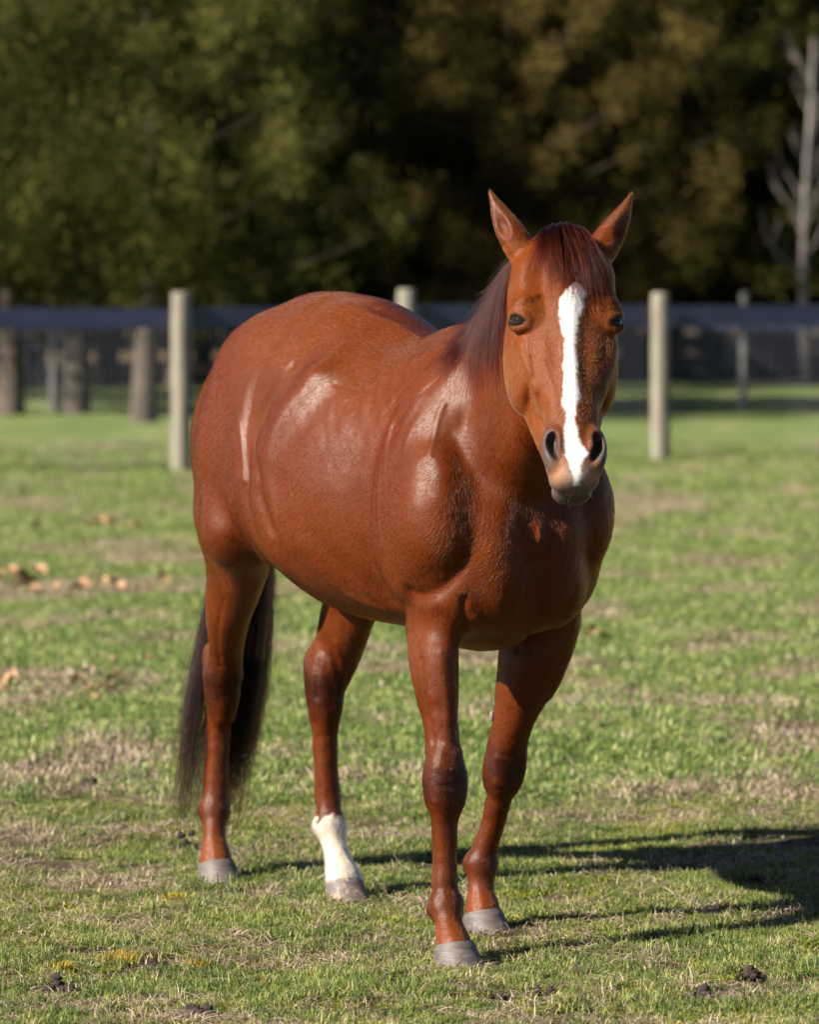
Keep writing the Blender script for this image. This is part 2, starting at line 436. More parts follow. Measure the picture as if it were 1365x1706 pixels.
# ================================================================ FENCES
m = NT('weathered_round_post'); tc = m.n('TexCoord')
mp = m.n('Mapping', {'Vector': tc.outputs['Object'], 'Scale': (22, 22, 2.2)})
g1 = m.noise(mp, 1.5, 6, .65); g2 = m.noise(tc.outputs['Object'], 7, 4, .6)
c = m.ramp(g1.outputs[0], [(.3, (.095, .085, .062)), (.5, (.170, .155, .115)), (.7, (.23, .21, .165))])
c = m.mix(m.mapr(g2.outputs[0], .5, .75, 0, .5), c, (.10, .10, .07))
m.princ(Base_Color=c, Roughness=.85, Normal=m.bump(g1.outputs[0], .6, .01))
post_m = m.m
m = NT('black_board_sky_tint'); tc = m.n('TexCoord'); nn = m.noise(m.n('Mapping', {'Vector': tc.outputs['Object'], 'Scale': (1.5, 20, 20)}), 2, 4)
m.princ(Base_Color=m.ramp(nn.outputs[0], [(.3, (.012, .016, .036)), (.7, (.028, .034, .072))]), Roughness=.38, Normal=m.bump(nn.outputs[0], .3, .004))  # black paint, with the sky's blue reflection mixed into the base colour
board_m = m.m
m = NT('galvanised_wire'); m.princ(Base_Color=(.095, .105, .14), Roughness=.5, Metallic=.0)
wire_m = m.m
def post_mesh(h, r, seed):
    r_ = np.random.default_rng(seed); n = 20; V = []
    prof = [(-.12, 1.04), (.02, 1.03), (h * .35, 1.0), (h * .7, .98), (h - .02, .95), (h - .004, .90), (h, .80), (h + .001, .01)]
    for z_, s_ in prof:
        for i in range(n):
            a = 6.2832 * i / n; rr = r * s_ * (1 + .03 * math.sin(3 * a + seed) + .015 * math.sin(7 * a))
            V.append((rr * math.cos(a) + .01 * math.sin(z_ * 1.3 + seed), rr * math.sin(a), z_))
    Q = [(j * n + i, j * n + (i + 1) % n, (j + 1) * n + (i + 1) % n, (j + 1) * n + i) for j in range(len(prof) - 1) for i in range(n)]
    return np.array(V), np.array(Q)
def tube_mesh(p0, p1, r, n=4):
    p0, p1 = np.array(p0, float), np.array(p1, float); d = p1 - p0; d /= np.linalg.norm(d)
    a = np.cross(d, (0, 0, 1) if abs(d[2]) < .9 else (1, 0, 0)); a /= np.linalg.norm(a); b = np.cross(d, a)
    ring = [a * math.cos(6.2832 * i / n) * r + b * math.sin(6.2832 * i / n) * r for i in range(n)]
    V = [p0 + q for q in ring] + [p1 + q for q in ring]
    Q = [(i, (i + 1) % n, n + (i + 1) % n, n + i) for i in range(n)]
    return V, Q
def box_mesh(x0, x1, y0, y1, z0, z1):
    V = [(x, y, z) for x in (x0, x1) for y in (y0, y1) for z in (z0, z1)]
    return V, [(0, 1, 3, 2), (4, 6, 7, 5), (0, 4, 5, 1), (2, 3, 7, 6), (0, 2, 6, 4), (1, 5, 7, 3)]
def wire_panel(parent, P0, P1, z0, z1, dx, dz, r):
    V, Q = [], []
    P0, P1 = np.array(P0, float), np.array(P1, float); L = np.linalg.norm(P1 - P0); u = (P1 - P0) / L
    for t in np.arange(0, L, dx):
        a = P0 + u * t; v, q = tube_mesh((a[0], a[1], z0), (a[0], a[1], z1), r, 3); o0 = len(V); V += v; Q += [tuple(i + o0 for i in f) for f in q]
    for z_ in np.arange(z0, z1 + 1e-6, dz):
        v, q = tube_mesh((P0[0], P0[1] + .004, z_), (P1[0], P1[1] + .004, z_), r, 3); o0 = len(V); V += v; Q += [tuple(i + o0 for i in f) for f in q]
    o = mesh_obj('wire_mesh', V, np.array(Q), wire_m, parent, smooth=False)
    tag(o, kind='stuff')
m = NT('grey_slim_post'); nn = m.noise(m.n('TexCoord').outputs['Object'], 12, 4)
m.princ(Base_Color=m.ramp(nn.outputs[0], [(.3, (.07, .065, .062)), (.7, (.20, .19, .18))]), Roughness=.85)
dull_m = m.m
near_f = empty('post_and_wire_fence', (0, 36, 0))
tag(near_f, 'near fence of pale round posts, dark top board and wire mesh behind the horse', 'fence')
pp = [(-870, 797), (-480, 794), (-85, 790), (302, 785), (674, 778), (1101, 770), (1495, 763), (1880, 757), (2260, 751)]
prev = None
for i, (px_, py_) in enumerate(pp):
    x, y = ground_at(px_, py_)
    V, Q = post_mesh(1.385 + .02 * math.sin(i * 2.1), .0775 + .004 * math.sin(i), i)
    o = mesh_obj('post', V, Q, post_m, near_f, loc=(x, y - 36, 0)); o.rotation_euler = (.01 * math.sin(i * 3), .012 * math.cos(i * 2.3), i)
    if prev:
        wire_panel(near_f, (prev[0], prev[1] - 36 + .085), (x, y - 36 + .085), .05, 1.10, .0508, .1016, .0015)
        v, q = box_mesh(-(x - prev[0]) / 2 + .003, (x - prev[0]) / 2 - .003, -.019, .019, -.078, .078)
        b = mesh_obj('rail_board', v, q, board_m, near_f, smooth=False, loc=((x + prev[0]) / 2, (y + prev[1]) / 2 - 36 + .115, 1.19 + .008 * math.sin(i * 4)))
        b.rotation_euler = (0, .005 * math.sin(i * 2.7), math.atan2(y - prev[1], x - prev[0]))
    prev = (x, y)
far_f = empty('board_and_wire_fence', (0, 48, 0))
tag(far_f, 'far fence of slim grey posts beyond the pale posts, in front of the trees', 'fence')
prev = None
for i in range(-5, 12):
    px_ = 88 + 288 * i
    D = 48.2 - .12 * i; x = (px_ - 682.5) / FPX * D
    V, Q = post_mesh(1.25 + .05 * math.sin(i * 1.7), .042, i + 20)
    o = mesh_obj('post', V, Q, dull_m, far_f, loc=(x, D - 48, 0))
    if prev:
        v, q = box_mesh(-(x - prev[0]) / 2 + .004, (x - prev[0]) / 2 - .004, -.019, .019, -.12, .12)
        b = mesh_obj('rail_board', v, q, board_m, far_f, smooth=False, loc=((x + prev[0]) / 2, (D + prev[1]) / 2 - 48 - .07, 1.0 + .012 * math.sin(i * 5)))
        b.rotation_euler = (0, .008 * math.sin(i * 3.3), math.atan2(D - prev[1], x - prev[0]))
        wire_panel(far_f, (prev[0], prev[1] - 48 - .095), (x, D - 48 - .095), .05, .90, .0508, .1016, .0022)
    prev = (x, D)

# ================================================================ TREES
m = NT('tree_bark'); tc = m.n('TexCoord')
nb = m.noise(m.n('Mapping', {'Vector': tc.outputs['Object'], 'Scale': (9, 9, 1.6)}), 2.0, 5, .65)
m.princ(Base_Color=m.ramp(nb.outputs[0], [(.3, (.030, .022, .016)), (.55, (.080, .060, .046)), (.75, (.15, .12, .095))]), Roughness=.9, Normal=m.bump(nb.outputs[0], .8, .03))
bark_m = m.m
m = NT('pale_grey_bark'); tc = m.n('TexCoord'); nb = m.noise(m.n('Mapping', {'Vector': tc.outputs['Object'], 'Scale': (5, 5, 3)}), 2, 5, .6)
m.princ(Base_Color=m.ramp(nb.outputs[0], [(.3, (.075, .058, .052)), (.6, (.17, .145, .135))]), Roughness=.8)
pale_m = m.m
def foliage_material(name, a, b, c_):
    m = NT(name)
    at = m.n('Attribute', attribute_name='spray'); s = m.n('SeparateColor', {'Color': at.outputs['Color']})
    pos = m.n('NewGeometry').outputs['Position']
    n = m.noise(pos, .55, 3, .6)
    v = m.math('ADD', m.math('MULTIPLY', s.outputs[0], .5), m.math('MULTIPLY', n.outputs[0], .6))
    c = m.ramp(v, [(.30, a), (.52, b), (.74, c_)])
    d = m.n('BsdfPrincipled'); m.set(d, 'Base Color', c); m.set(d, 'Roughness', .85); m.set(d, 'Specular IOR Level', .08)
    t = m.n('BsdfTranslucent', {'Color': c})
    mx = m.n('MixShader', {0: .25, 1: d.outputs[0], 2: t.outputs[0]})
    m.t.links.new(mx.outputs[0], m.out.inputs[0]); return m.m
fol = [foliage_material('cedar_foliage_olive', (.007, .009, .002), (.034, .036, .006), (.145, .135, .034)),
       foliage_material('cedar_foliage_bronze', (.009, .008, .002), (.042, .034, .006), (.170, .128, .036)),
       foliage_material('cedar_foliage_green', (.006, .009, .002), (.029, .036, .005), (.120, .125, .028))]
def limb(V, Q, pts, r0, r1, n=6):
    o0 = len(V); pts = [np.array(p, float) for p in pts]
    for k, p in enumerate(pts):
        d = pts[min(k + 1, len(pts) - 1)] - pts[max(k - 1, 0)]; d = d / np.linalg.norm(d)
        a = np.cross(d, (0, 0, 1) if abs(d[2]) < .9 else (1, 0, 0)); a /= np.linalg.norm(a); b = np.cross(d, a)
        r = r0 + (r1 - r0) * k / (len(pts) - 1)
        for i in range(n): V.append(p + a * math.cos(6.2832 * i / n) * r + b * math.sin(6.2832 * i / n) * r)
    for k in range(len(pts) - 1):
        for i in range(n): Q.append((o0 + k * n + i, o0 + k * n + (i + 1) % n, o0 + (k + 1) * n + (i + 1) % n, o0 + (k + 1) * n + i))
def make_tree(seed, H, R0, zb, mat, nb=96, npb=1550):
    r_ = np.random.default_rng(seed)
    TV, TQ = [], []
    lean = r_.normal(0, .02, 2)
    tr = lambda z: np.array([lean[0] * z + .06 * math.sin(z * .9 + seed), lean[1] * z, z])
    limb(TV, TQ, [tr(z) for z in (-.2, .1, .5, 1.2, 2.2, 3.5, 5.5, 7.5, H * .93)], .155, .02, 10)
    CV = []; CC = []
    for b in range(nb):
        u = (b + r_.random()) / nb
        z = zb + (H - zb) * u ** 1.15 * .97
        az = b * 2.399 + r_.normal(0, .35)
        ln = R0 * (1 - (z / H) ** 1.4) * r_.uniform(.55, 1.12) + .35
        out = np.array([math.cos(az), math.sin(az), 0])
        droop = r_.uniform(-.12, .32) if z > 2 else r_.uniform(-.22, .12) if seed != 5 else r_.uniform(-.06, .2)
        P0 = tr(z)
        pts = [P0 + out * ln * t + np.array([0, 0, ln * (droop * t + .28 * t * t)]) for t in np.linspace(0, 1, 6)]
        limb(TV, TQ, pts, .018 if seed != 5 else .005, .003, 4)
        n = int(npb * ln / 2)
        # clumps of sprays along the outer two thirds of the bough
        nc = max(4, int(ln * 6)); ct = r_.uniform(-.14 if seed == 5 else .0, 1.05, nc); tone = r_.random()
        cc = np.array([P0 + out * ln * t + np.array([0, 0, ln * (droop * t + .28 * t * t)]) for t in ct]) + r_.normal(0, .16, (nc, 3)) * (1, 1, .7)
        k = r_.integers(0, nc, n)
        c = cc[k] + r_.normal(0, 1, (n, 3)) * np.array([.10, .10, .14])
        d1 = r_.normal(0, 1, (n, 3)) + out * .9 + np.array([0, 0, .5]); d1 /= np.linalg.norm(d1, axis=1)[:, None]
        d2 = np.cross(d1, r_.normal(0, 1, (n, 3))); d2 /= np.linalg.norm(d2, axis=1)[:, None]
        L = r_.uniform(.035, .085, (n, 1)); W = r_.uniform(.009, .020, (n, 1))
        CV.append(np.stack([c - d2 * W * .5, c + d1 * L * .5 - d2 * W, c + d1 * L, c + d1 * L * .5 + d2 * W], 1))
        CC.append(np.column_stack([np.clip(tone * .25 + r_.random(nc)[k] * .55 + r_.random(n) * .2, 0, 1), np.zeros(n), np.zeros(n)]))
    CV = np.concatenate(CV); CC = np.repeat(np.concatenate(CC), 4, axis=0)
    Q = np.arange(len(CV) * 4).reshape(-1, 4)
    return (np.array(TV), np.array(TQ)), (CV.reshape(-1, 3), Q, CC)
protos = []
for sd, H, R0, zb, mt in [(1, 9.5, 2.9, 1.0, 0), (2, 10.5, 2.7, 1.15, 2), (3, 10, 3.1, 1.0, 1), (4, 9, 2.6, .95, 0), (5, 9, 2.5, 1.32, 0)]:
    (tv, tq), (cv, cq, cc) = make_tree(sd, H, R0, zb, None, nb=84 if sd == 5 else 92, npb=1300)
    tme = mesh_obj('trunk', tv, tq, bark_m); cme = mesh_obj('crown', cv, cq, fol[mt], smooth=False, attrs={'spray': cc})
    protos.append((tme.data, cme.data)); bpy.data.objects.remove(tme); bpy.data.objects.remove(cme)
trees = [  # photo column of the trunk, distance, prototype, scale, label
 (250, 45.2, 4, .9, 1.15, 'cedar tree whose pale trunk stands just left of the left fence post'),
 (126, 47.5, 4, 1.0, 1.2, 'cedar with a leaning dark trunk seen between the left edge and the fence post'),
 (8, 47.2, 4, 1.05, 1.1, 'cedar with its trunk at the left edge of the photo'),
 (-170, 51.5, 2, 1.0, 1.0, 'cedar standing beyond the left edge of the frame'),
 (400, 60.0, 1, 1.0, 1.25, 'dark cedar whose low boughs hang above the horse croup'),
 (560, 63.5, 0, 1.05, 1.2, 'shadowed cedar standing back in the gap behind the horse back'),
 (745, 64.5, 3, 1.05, 1.3, 'dark cedar standing left of the horse ears'),
 (655, 62.0, 0, 1.0, 1.15, 'cedar above the middle fence post with shaded boughs'),
 (880, 58.5, 2, .92, 1.0, 'bronze olive cedar directly above the horse head'),
 (1055, 59.5, 2, .95, 1.2, 'golden brown cedar right of the horse ears'),
 (1190, 61.5, 0, 1.0, 1.35, 'olive cedar above the right fence post'),
 (1330, 64.0, 3, 1.1, 1.3, 'dark cedar behind the pale bare tree'),
 (1480, 61.0, 1, 1.0, 1.1, 'cedar beyond the right edge of the frame'),
 (300, 57.0, 0, .95, 1.0, 'olive cedar above the left fence post with sunlit boughs'),
 (60, 57.5, 2, 1.1, 1.0, 'brownish olive cedar filling the upper left corner'),
 (480, 69, 2, 1.1, 1.0, 'cedar in the second row above the horse croup'),
 (650, 70, 1, 1.15, 1.0, 'cedar in the second row above the middle fence post'),
 (830, 71, 0, 1.15, 1.0, 'cedar in the second row behind the left ear'),
 (990, 69, 1, 1.15, 1.0, 'cedar in the second row behind the right ear'),
 (1120, 70, 3, 1.1, 1.0, 'cedar in the second row behind the right fence post'),
 (1260, 71, 2, 1.15, 1.0, 'cedar in the second row left of the pale bare tree'),
 (1420, 70, 0, 1.15, 1.0, 'cedar in the second row at the right edge'),
 (170, 67, 1, 1.15, 1.0, 'cedar in the second row above the left paddock'),
 (340, 68, 3, 1.15, 1.0, 'cedar in the second row behind the left fence post'),
 (-10, 66, 0, 1.15, 1.0, 'cedar in the second row at the left edge'),
 (-340, 56, 0, 1.0, 1.0, 'cedar well left of the frame'), (1650, 62, 2, 1.0, 1.0, 'cedar well right of the frame'),
 (1900, 60, 0, 1.0, 1.1, 'second cedar beyond the right edge'), (2180, 61, 3, 1.05, 1.2, 'third cedar beyond the right edge'), (2480, 60, 1, 1.0, 1.2, 'fourth cedar beyond the right edge'), (2800, 61, 0, 1.1, 1.2, 'fifth cedar beyond the right edge'), (-620, 58, 3, 1.05, 1.2, 'second cedar beyond the left edge'), (-900, 60, 2, 1.0, 1.2, 'third cedar beyond the left edge'),
]
for i, (px_, D, pr, sc_, br, lab) in enumerate(trees):
    o = empty('cedar_tree', ((px_ - 682.5) / FPX * D, D, 0), rz=i * 1.13 + .4)
    o.scale = (sc_ * br, sc_ * br, sc_)
    tag(o, lab, 'tree', 'evergreen trees behind the paddock')
    for nm, me in zip(('trunk', 'crown'), protos[pr]):
        c = bpy.data.objects.new(nm, me); COL.objects.link(c); c.parent = o
# far wood behind, one mass
V_, C_ = [], []
r_ = np.random.default_rng(5)
n = 110000
c = np.column_stack([r_.uniform(-34, 34, n), r_.uniform(75, 84, n), r_.uniform(.3, 14, n)])
c[:, 1] += 1.2 * np.sin(c[:, 0] * 1.3) + .8 * np.sin(c[:, 2] * 1.1 + c[:, 0])
d1 = r_.normal(0, 1, (n, 3)); d1 /= np.linalg.norm(d1, axis=1)[:, None]; d2 = np.cross(d1, r_.normal(0, 1, (n, 3))); d2 /= np.linalg.norm(d2, axis=1)[:, None]
L = r_.uniform(.15, .4, (n, 1)); W = r_.uniform(.06, .16, (n, 1))
cv = np.stack([c - d2 * W, c + d1 * L - d2 * W, c + d1 * L * 1.5, c + d1 * L + d2 * W], 1).reshape(-1, 3)
o = mesh_obj('far_wood', cv, np.arange(n * 4).reshape(-1, 4), fol[0], smooth=False, attrs={'spray': r_.random((n, 1)).repeat(4, 0) * np.ones(3) * .5})
tag(o, kind='stuff')
# thin bare trunks in the shade and the pale bare tree at the right
def bare_tree(px_, D, top, r0, mat, lab, seed, branches=14, spread=.5, zmin=.9, leanx=0.0):
    r_ = np.random.default_rng(seed); V, Q = [], []
    x = (px_ - 682.5) / FPX * D
    tr = lambda z: np.array([leanx * z + .05 * math.sin(z * 1.1 + seed), .04 * math.cos(z + seed), z])
    o = empty('bare_tree', (x, D, 0)); tag(o, lab, 'tree', 'leafless trees at the wood edge')
    limb(V, Q, [tr(z) for z in np.linspace(-.1, top, 9)], r0, r0 * .3, 8)
    mesh_obj('trunk', V, np.array(Q), mat, o)
    if branches:
        V, Q = [], []
        for b in range(branches):
            z = zmin + (top * .92 - zmin) * (b + r_.random()) / branches; az = r_.uniform(0, 6.28); L = spread * r_.uniform(.6, 1.4) * (1.1 - z / top * .6)
            dd = np.array([math.cos(az), math.sin(az) * .6, r_.uniform(.8, 1.5)])
            p = [tr(z)]; 
            for k in range(5): p.append(p[-1] + (dd * (1, 1, 1 + .12 * k)) * L / 5 + r_.normal(0, .02, 3))
            limb(V, Q, p, r0 * .20, r0 * .05, 4)
            for k in (2, 3, 4):
                e = dd * .5 + r_.normal(0, .5, 3); e[2] = abs(e[2]) + .3
                limb(V, Q, [p[k], p[k] + e * L * .28, p[k] + e * L * .5 + np.array([0, 0, .05])], r0 * .12, r0 * .04, 3)
        mesh_obj('branches', V, np.array(Q), mat, o)
bare_tree(1343, 57.5, 4.4, .070, pale_m, 'pale grey bare tree with upswept branches at the right edge', 3, 24, .5, 1.0, .012)
bare_tree(505, 58, 1.9, .05, pale_m, 'short pale snag above the horse croup', 4, 0)
for i, (px_, D, top, r0, lab) in enumerate([(455, 62, 3.2, .10, 'thin brown bare trunk left of the croup in the tree shade'), (590, 63, 3, .08, 'thin bare trunk in shade above the croup'), (768, 62, 3.0, .10, 'thin brown bare trunk left of the horse neck in shade'),
        (1170, 60, 3.0, .10, 'brown bare trunk right of the right fence post'), (1205, 62, 3.4, .08, 'thin bare trunk between the right post and the pale tree'), (1290, 61, 2.6, .11, 'brown trunk just left of the pale bare tree'), (30, 58, 2.6, .10, 'bare trunk in shade near the left edge'), (190, 58, 2.4, .09, 'bare trunk in shade left of the left fence post'), (1075, 64, 3, .08, 'bare trunk in shade directly behind the right fence post')]):
    bare_tree(px_, D, top, r0, bark_m, lab, 30 + i, 7, .7, 1.0, .02 * math.sin(i * 4))
print('setting done')
# ================================================================ HORSE
# horse frame: X forwards, Y to its left, Z up
YAW = R(29.0)
HU = np.array([math.sin(YAW), -math.cos(YAW), 0.0])
HV = np.array([math.cos(YAW), math.sin(YAW), 0.0])
HO = np.array([-0.095, 11.60, 0.0])
def to_h(w):
    d = np.asarray(w) - HO
    return np.stack([d @ HU, d @ HV, d[..., 2]], -1)
def to_w(h):
    h = np.asarray(h)
    return HO + h[..., 0:1] * HU + h[..., 1:2] * HV + h[..., 2:3] * np.array([0, 0, 1.0])
def ray_h(px, py, X):
    """horse-frame point on the sight line of a photo pixel at forward coordinate X"""
    r = np.array([(px - 682.5) / FPX, 1.0, 0])
    D = (X + HO @ HU) / (r @ HU)
    return to_h(px2world(px, py, D)), FPX / D

def axis_pts(parts):
    out = [parts[0][0]]
    for a, b, st in parts:
        n = max(1, int(round((b - a) / (st * GRID))))
        out += list(a + (b - a) * np.arange(1, n + 1) / n)
    return np.array(out, dtype=np.float32)
GRID = globals().get('GRID', 1.0)
AX = axis_pts([(-1.02, 0.84, .0062), (0.84, 1.36, .0036)])
AY = axis_pts([(-0.42, -0.27, .006), (-0.27, 0.12, .0042), (0.12, 0.42, .006)])
AZ = axis_pts([(-0.01, 1.08, .0058), (1.08, 1.92, .0036)])
F = np.full((len(AX), len(AY), len(AZ)), 0.2, dtype=np.float32)

def window(lo, hi):
    s = []
    for ax, a, b in zip((AX, AY, AZ), lo, hi):
        i0 = max(0, np.searchsorted(ax, a) - 1); i1 = min(len(ax), np.searchsorted(ax, b) + 1)
        if i1 - i0 < 2: return None
        s.append(slice(i0, i1))
    return tuple(s)
def put(fn, lo, hi, k, sub=False):
    m = k + 0.015
    w = window(np.asarray(lo) - m, np.asarray(hi) + m)
    if w is None: return
    X = AX[w[0]][:, None, None]; Y = AY[w[1]][None, :, None]; Z = AZ[w[2]][None, None, :]
    d = fn(X, Y, Z)
    a = F[w]
    if sub:
        d = -d
        h = np.clip(0.5 - 0.5 * (a - d) / k, 0, 1)
        F[w] = a * (1 - h) + d * h + k * h * (1 - h)
    else:
        h = np.clip(0.5 + 0.5 * (d - a) / k, 0, 1)
        F[w] = d * (1 - h) + a * h - k * h * (1 - h)

def rotm(rx=0, ry=0, rz=0):
    return np.array(Matrix.Rotation(R(rz), 3, 'Z') @ Matrix.Rotation(R(ry), 3, 'Y') @ Matrix.Rotation(R(rx), 3, 'X'))
def ell(c, r, k=0.04, rot=None, sub=False, axes=None):
    c = np.asarray(c, float); r = np.asarray(r, float)
    M = axes if axes is not None else (rotm(*rot) if rot else np.eye(3))   # columns = local axes
    ext = np.sqrt(((M * r) ** 2).sum(1))
    def fn(X, Y, Z):
        x, y, z = X - c[0], Y - c[1], Z - c[2]
        q0 = q1 = 0
        for i in range(3):
            l = x * M[0, i] + y * M[1, i] + z * M[2, i]
            q0 = q0 + (l / r[i]) ** 2; q1 = q1 + (l / r[i] ** 2) ** 2
        k0 = np.sqrt(q0); k1 = np.sqrt(q1) + 1e-6
        return (k0 * (k0 - 1) / k1).astype(np.float32)
    put(fn, c - ext, c + ext, k, sub)
def ellm(c, r, k=0.04, rot=(0, 0, 0), sub=False):
    """mirrored left / right"""
    for s in (-1, 1):
        ell((c[0], s * c[1], c[2]), r, k, (s * rot[0], rot[1], s * rot[2]), sub)
def catmull(S, sub):
    S = np.asarray(S, float); out = []
    P = np.vstack([2 * S[0] - S[1], S, 2 * S[-1] - S[-2]])
    for i in range(1, len(P) - 2):
        for j in range(sub):
            t = j / sub
            a, b, c, d = P[i - 1], P[i], P[i + 1], P[i + 2]
            out.append(0.5 * (2 * b + (c - a) * t + (2 * a - 5 * b + 4 * c - d) * t * t + (3 * b - a - 3 * c + d) * t ** 3))
    out.append(S[-1])
    return np.array(out)
def tube(S, k=0.03, lat=(0, 1, 0), sub=8, pw=2.0):
    """S rows: x y z r_lat r_ap. elliptical tube, hard-joined inside then blended as one"""
    S = catmull(S, sub); lat0 = np.asarray(lat, float)
    lo = (S[:, :3] - S[:, 3:].max(1)[:, None]).min(0); hi = (S[:, :3] + S[:, 3:].max(1)[:, None]).max(0)
    m = k + 0.015
    w = window(lo - m, hi + m)
    if w is None: return
    G = np.full(F[w].shape, 0.2, dtype=np.float32)
    ax = [AX[w[0]], AY[w[1]], AZ[w[2]]]
    for a, b in zip(S[:-1], S[1:]):
        rm = max(a[3:].max(), b[3:].max()) + m
        l2 = np.minimum(a[:3], b[:3]) - rm; h2 = np.maximum(a[:3], b[:3]) + rm
        ww = []
        for q, u, v in zip(ax, l2, h2):
            ww.append(slice(max(0, np.searchsorted(q, u) - 1), min(len(q), np.searchsorted(q, v) + 1)))
        X = ax[0][ww[0]][:, None, None]; Y = ax[1][ww[1]][None, :, None]; Z = ax[2][ww[2]][None, None, :]
        d = b[:3] - a[:3]; L = np.linalg.norm(d) + 1e-9; t = d / L
        l = lat0 - t * (lat0 @ t); l /= np.linalg.norm(l); p = np.cross(t, l)
        x, y, z = X - a[0], Y - a[1], Z - a[2]
        st = np.clip((x * t[0] + y * t[1] + z * t[2]) / L, 0, 1)
        x = x - st * d[0]; y = y - st * d[1]; z = z - st * d[2]
        rl = a[3] + (b[3] - a[3]) * st; rp = a[4] + (b[4] - a[4]) * st
        u = x * l[0] + y * l[1] + z * l[2]; v = x * p[0] + y * p[1] + z * p[2]; e = x * t[0] + y * t[1] + z * t[2]
        rm_ = 0.5 * (rl + rp)
        if pw == 2.0:
            k0 = np.sqrt((u / rl) ** 2 + (v / rp) ** 2 + (e / rm_) ** 2); k1 = np.sqrt((u / rl ** 2) ** 2 + (v / rp ** 2) ** 2 + (e / rm_ ** 2) ** 2) + 1e-6
            dd = k0 * (k0 - 1) / k1
        else:
            k0 = (np.abs(u / rl) ** pw + np.abs(v / rp) ** pw + np.abs(e / rm_) ** pw) ** (1 / pw)
            dd = (k0 - 1) * np.minimum(rl, rp)
        g = G[tuple(ww)]
        G[tuple(ww)] = np.minimum(g, dd)
    A = F[w]
    h = np.clip(0.5 + 0.5 * (G - A) / k, 0, 1)
    F[w] = G * (1 - h) + A * h - k * h * (1 - h)

_t0 = time.time()
# ---- trunk: stations X, top, bottom, half width, height of the widest point
TR = np.array([
 (-.775, 1.18, 1.15, .012, 1.165), (-.745, 1.30, 1.04, .075, 1.17), (-.68, 1.385, .98, .14, 1.18), (-.60, 1.445, .94, .168, 1.20),
 (-.50, 1.515, .92, .212, 1.22), (-.40, 1.562, .89, .238, 1.20), (-.30, 1.590, .875, .27, 1.15), (-.20, 1.595, .85, .285, 1.12),
 (-.10, 1.590, .822, .302, 1.10), (0, 1.580, .80, .315, 1.09), (.10, 1.545, .788, .322, 1.08), (.20, 1.503, .780, .315, 1.09),
 (.30, 1.474, .772, .295, 1.10), (.40, 1.475, .765, .265, 1.12), (.50, 1.495, .76, .24, 1.12), (.60, 1.45, .775, .225, 1.10),
 (.68, 1.36, .80, .20, 1.08), (.75, 1.24, .85, .15, 1.05), (.80, 1.15, .92, .08, 1.03), (.83, 1.05, 1.00, .012, 1.03)])
TRc = catmull(TR, 6)
def trunk_fn(X, Y, Z):
    x = X[:, 0, 0]
    q = np.clip(x, TRc[0, 0], TRc[-1, 0])
    f = lambda i: np.interp(q, TRc[:, 0], TRc[:, i]).astype(np.float32)[:, None, None]
    top, bot, w, zc = f(1), f(2), f(3), f(4)
    ex = np.maximum(0, np.abs(x - q))[:, None, None]
    up = np.where(Z > zc, top - zc, zc - bot)
    v = (Z - zc) / up
    pu = np.where(Z > zc, 2.0, 2.35)
    yw = np.abs(Y) / w
    k0 = (yw ** pu + np.abs(v) ** pu + 1e-9) ** (1 / pu)
    g = np.sqrt((yw / w) ** 2 + (v / up) ** 2 + 1e-6) / np.maximum(np.sqrt(yw ** 2 + v ** 2), 1e-3)
    return ((k0 - 1) / g + ex).astype(np.float32)
put(trunk_fn, (-.79, -.34, .74), (.85, .34, 1.62), 0.03)
# back: a shallow furrow over the croup, withers ridge
ell((.50, 0, 1.432), (.17, .045, .075), .06, (0, 10, 0))
# ---- hindquarters
ellm((-.37, .115, 1.345), (.21, .12, .178), .06, (0, -14, 0))          # gluteals
ellm((-.555, .11, 1.17), (.15, .11, .23), .06, (0, 0, 0))            # hamstrings
ellm((-.655, .075, 1.19), (.07, .06, .15), .05)                        # point of buttock
ell((-.72, 0, 1.29), (.07, .04, .06), .05)                             # dock
ell((-.42, -.168, 1.11), (.185, .092, .25), .028, (8, 10, 0))          # right thigh
ell((-.42, -.195, .985), (.10, .075, .11), .035, (0, 10, 0))           # stifle
ell((-.42, .17, 1.10), (.17, .10, .25), .045, (-8, -5, 0))             # left thigh
ell((-.29, .16, .94), (.10, .07, .12), .035)
ellm((-.135, .31, 1.33), (.10, .045, .10), .06, (0, 30, 0), sub=True)  # flank hollow
ell((-.125, -.315, 1.10), (.035, .035, .20), .05, (0, -14, 0), sub=True)   # groove before the thigh
tube([(-.16, -.16, 1.42, .02, .02), (-.22, -.212, 1.36, .03, .03), (-.225, -.235, 1.24, .026, .026), (-.21, -.24, 1.12, .024, .024), (-.21, -.215, 1.0, .022, .022), (-.24, -.17, .92, .02, .02)], .035)
tube([(.14, -.22, 1.36, .03, .03), (.03, -.275, 1.21, .03, .03), (.0, -.278, 1.08, .03, .03), (.03, -.25, .96, .03, .03)], .09)   # last rib
# ---- shoulder, chest
ellm((.56, .15, 1.20), (.13, .085, .26), .06, (10, 22, 0))             # shoulder blade
ellm((.585, .188, 1.07), (.14, .085, .225), .038, (4, 10, 0))          # triceps
ellm((.68, .18, 1.06), (.11, .10, .16), .06, (0, 0, 15))               # point of shoulder
ellm((.745, .075, .99), (.09, .085, .15), .045, (0, 8, 10))            # breast muscles
ellm((.66, .12, .90), (.12, .10, .12), .03)
ell((.745, -.055, .90), (.075, .07, .105), .035, (0, 10, 8))
ell((.74, .080, .90), (.08, .08, .11), .04, (0, 10, -8))
ell((.55, 0, .825), (.22, .10, .10), .05)                              # sternum
ell((.16, 0, .93), (.46, .19, .15), .06)
ell((.60, .205, .935), (.10, .085, .13), .04)
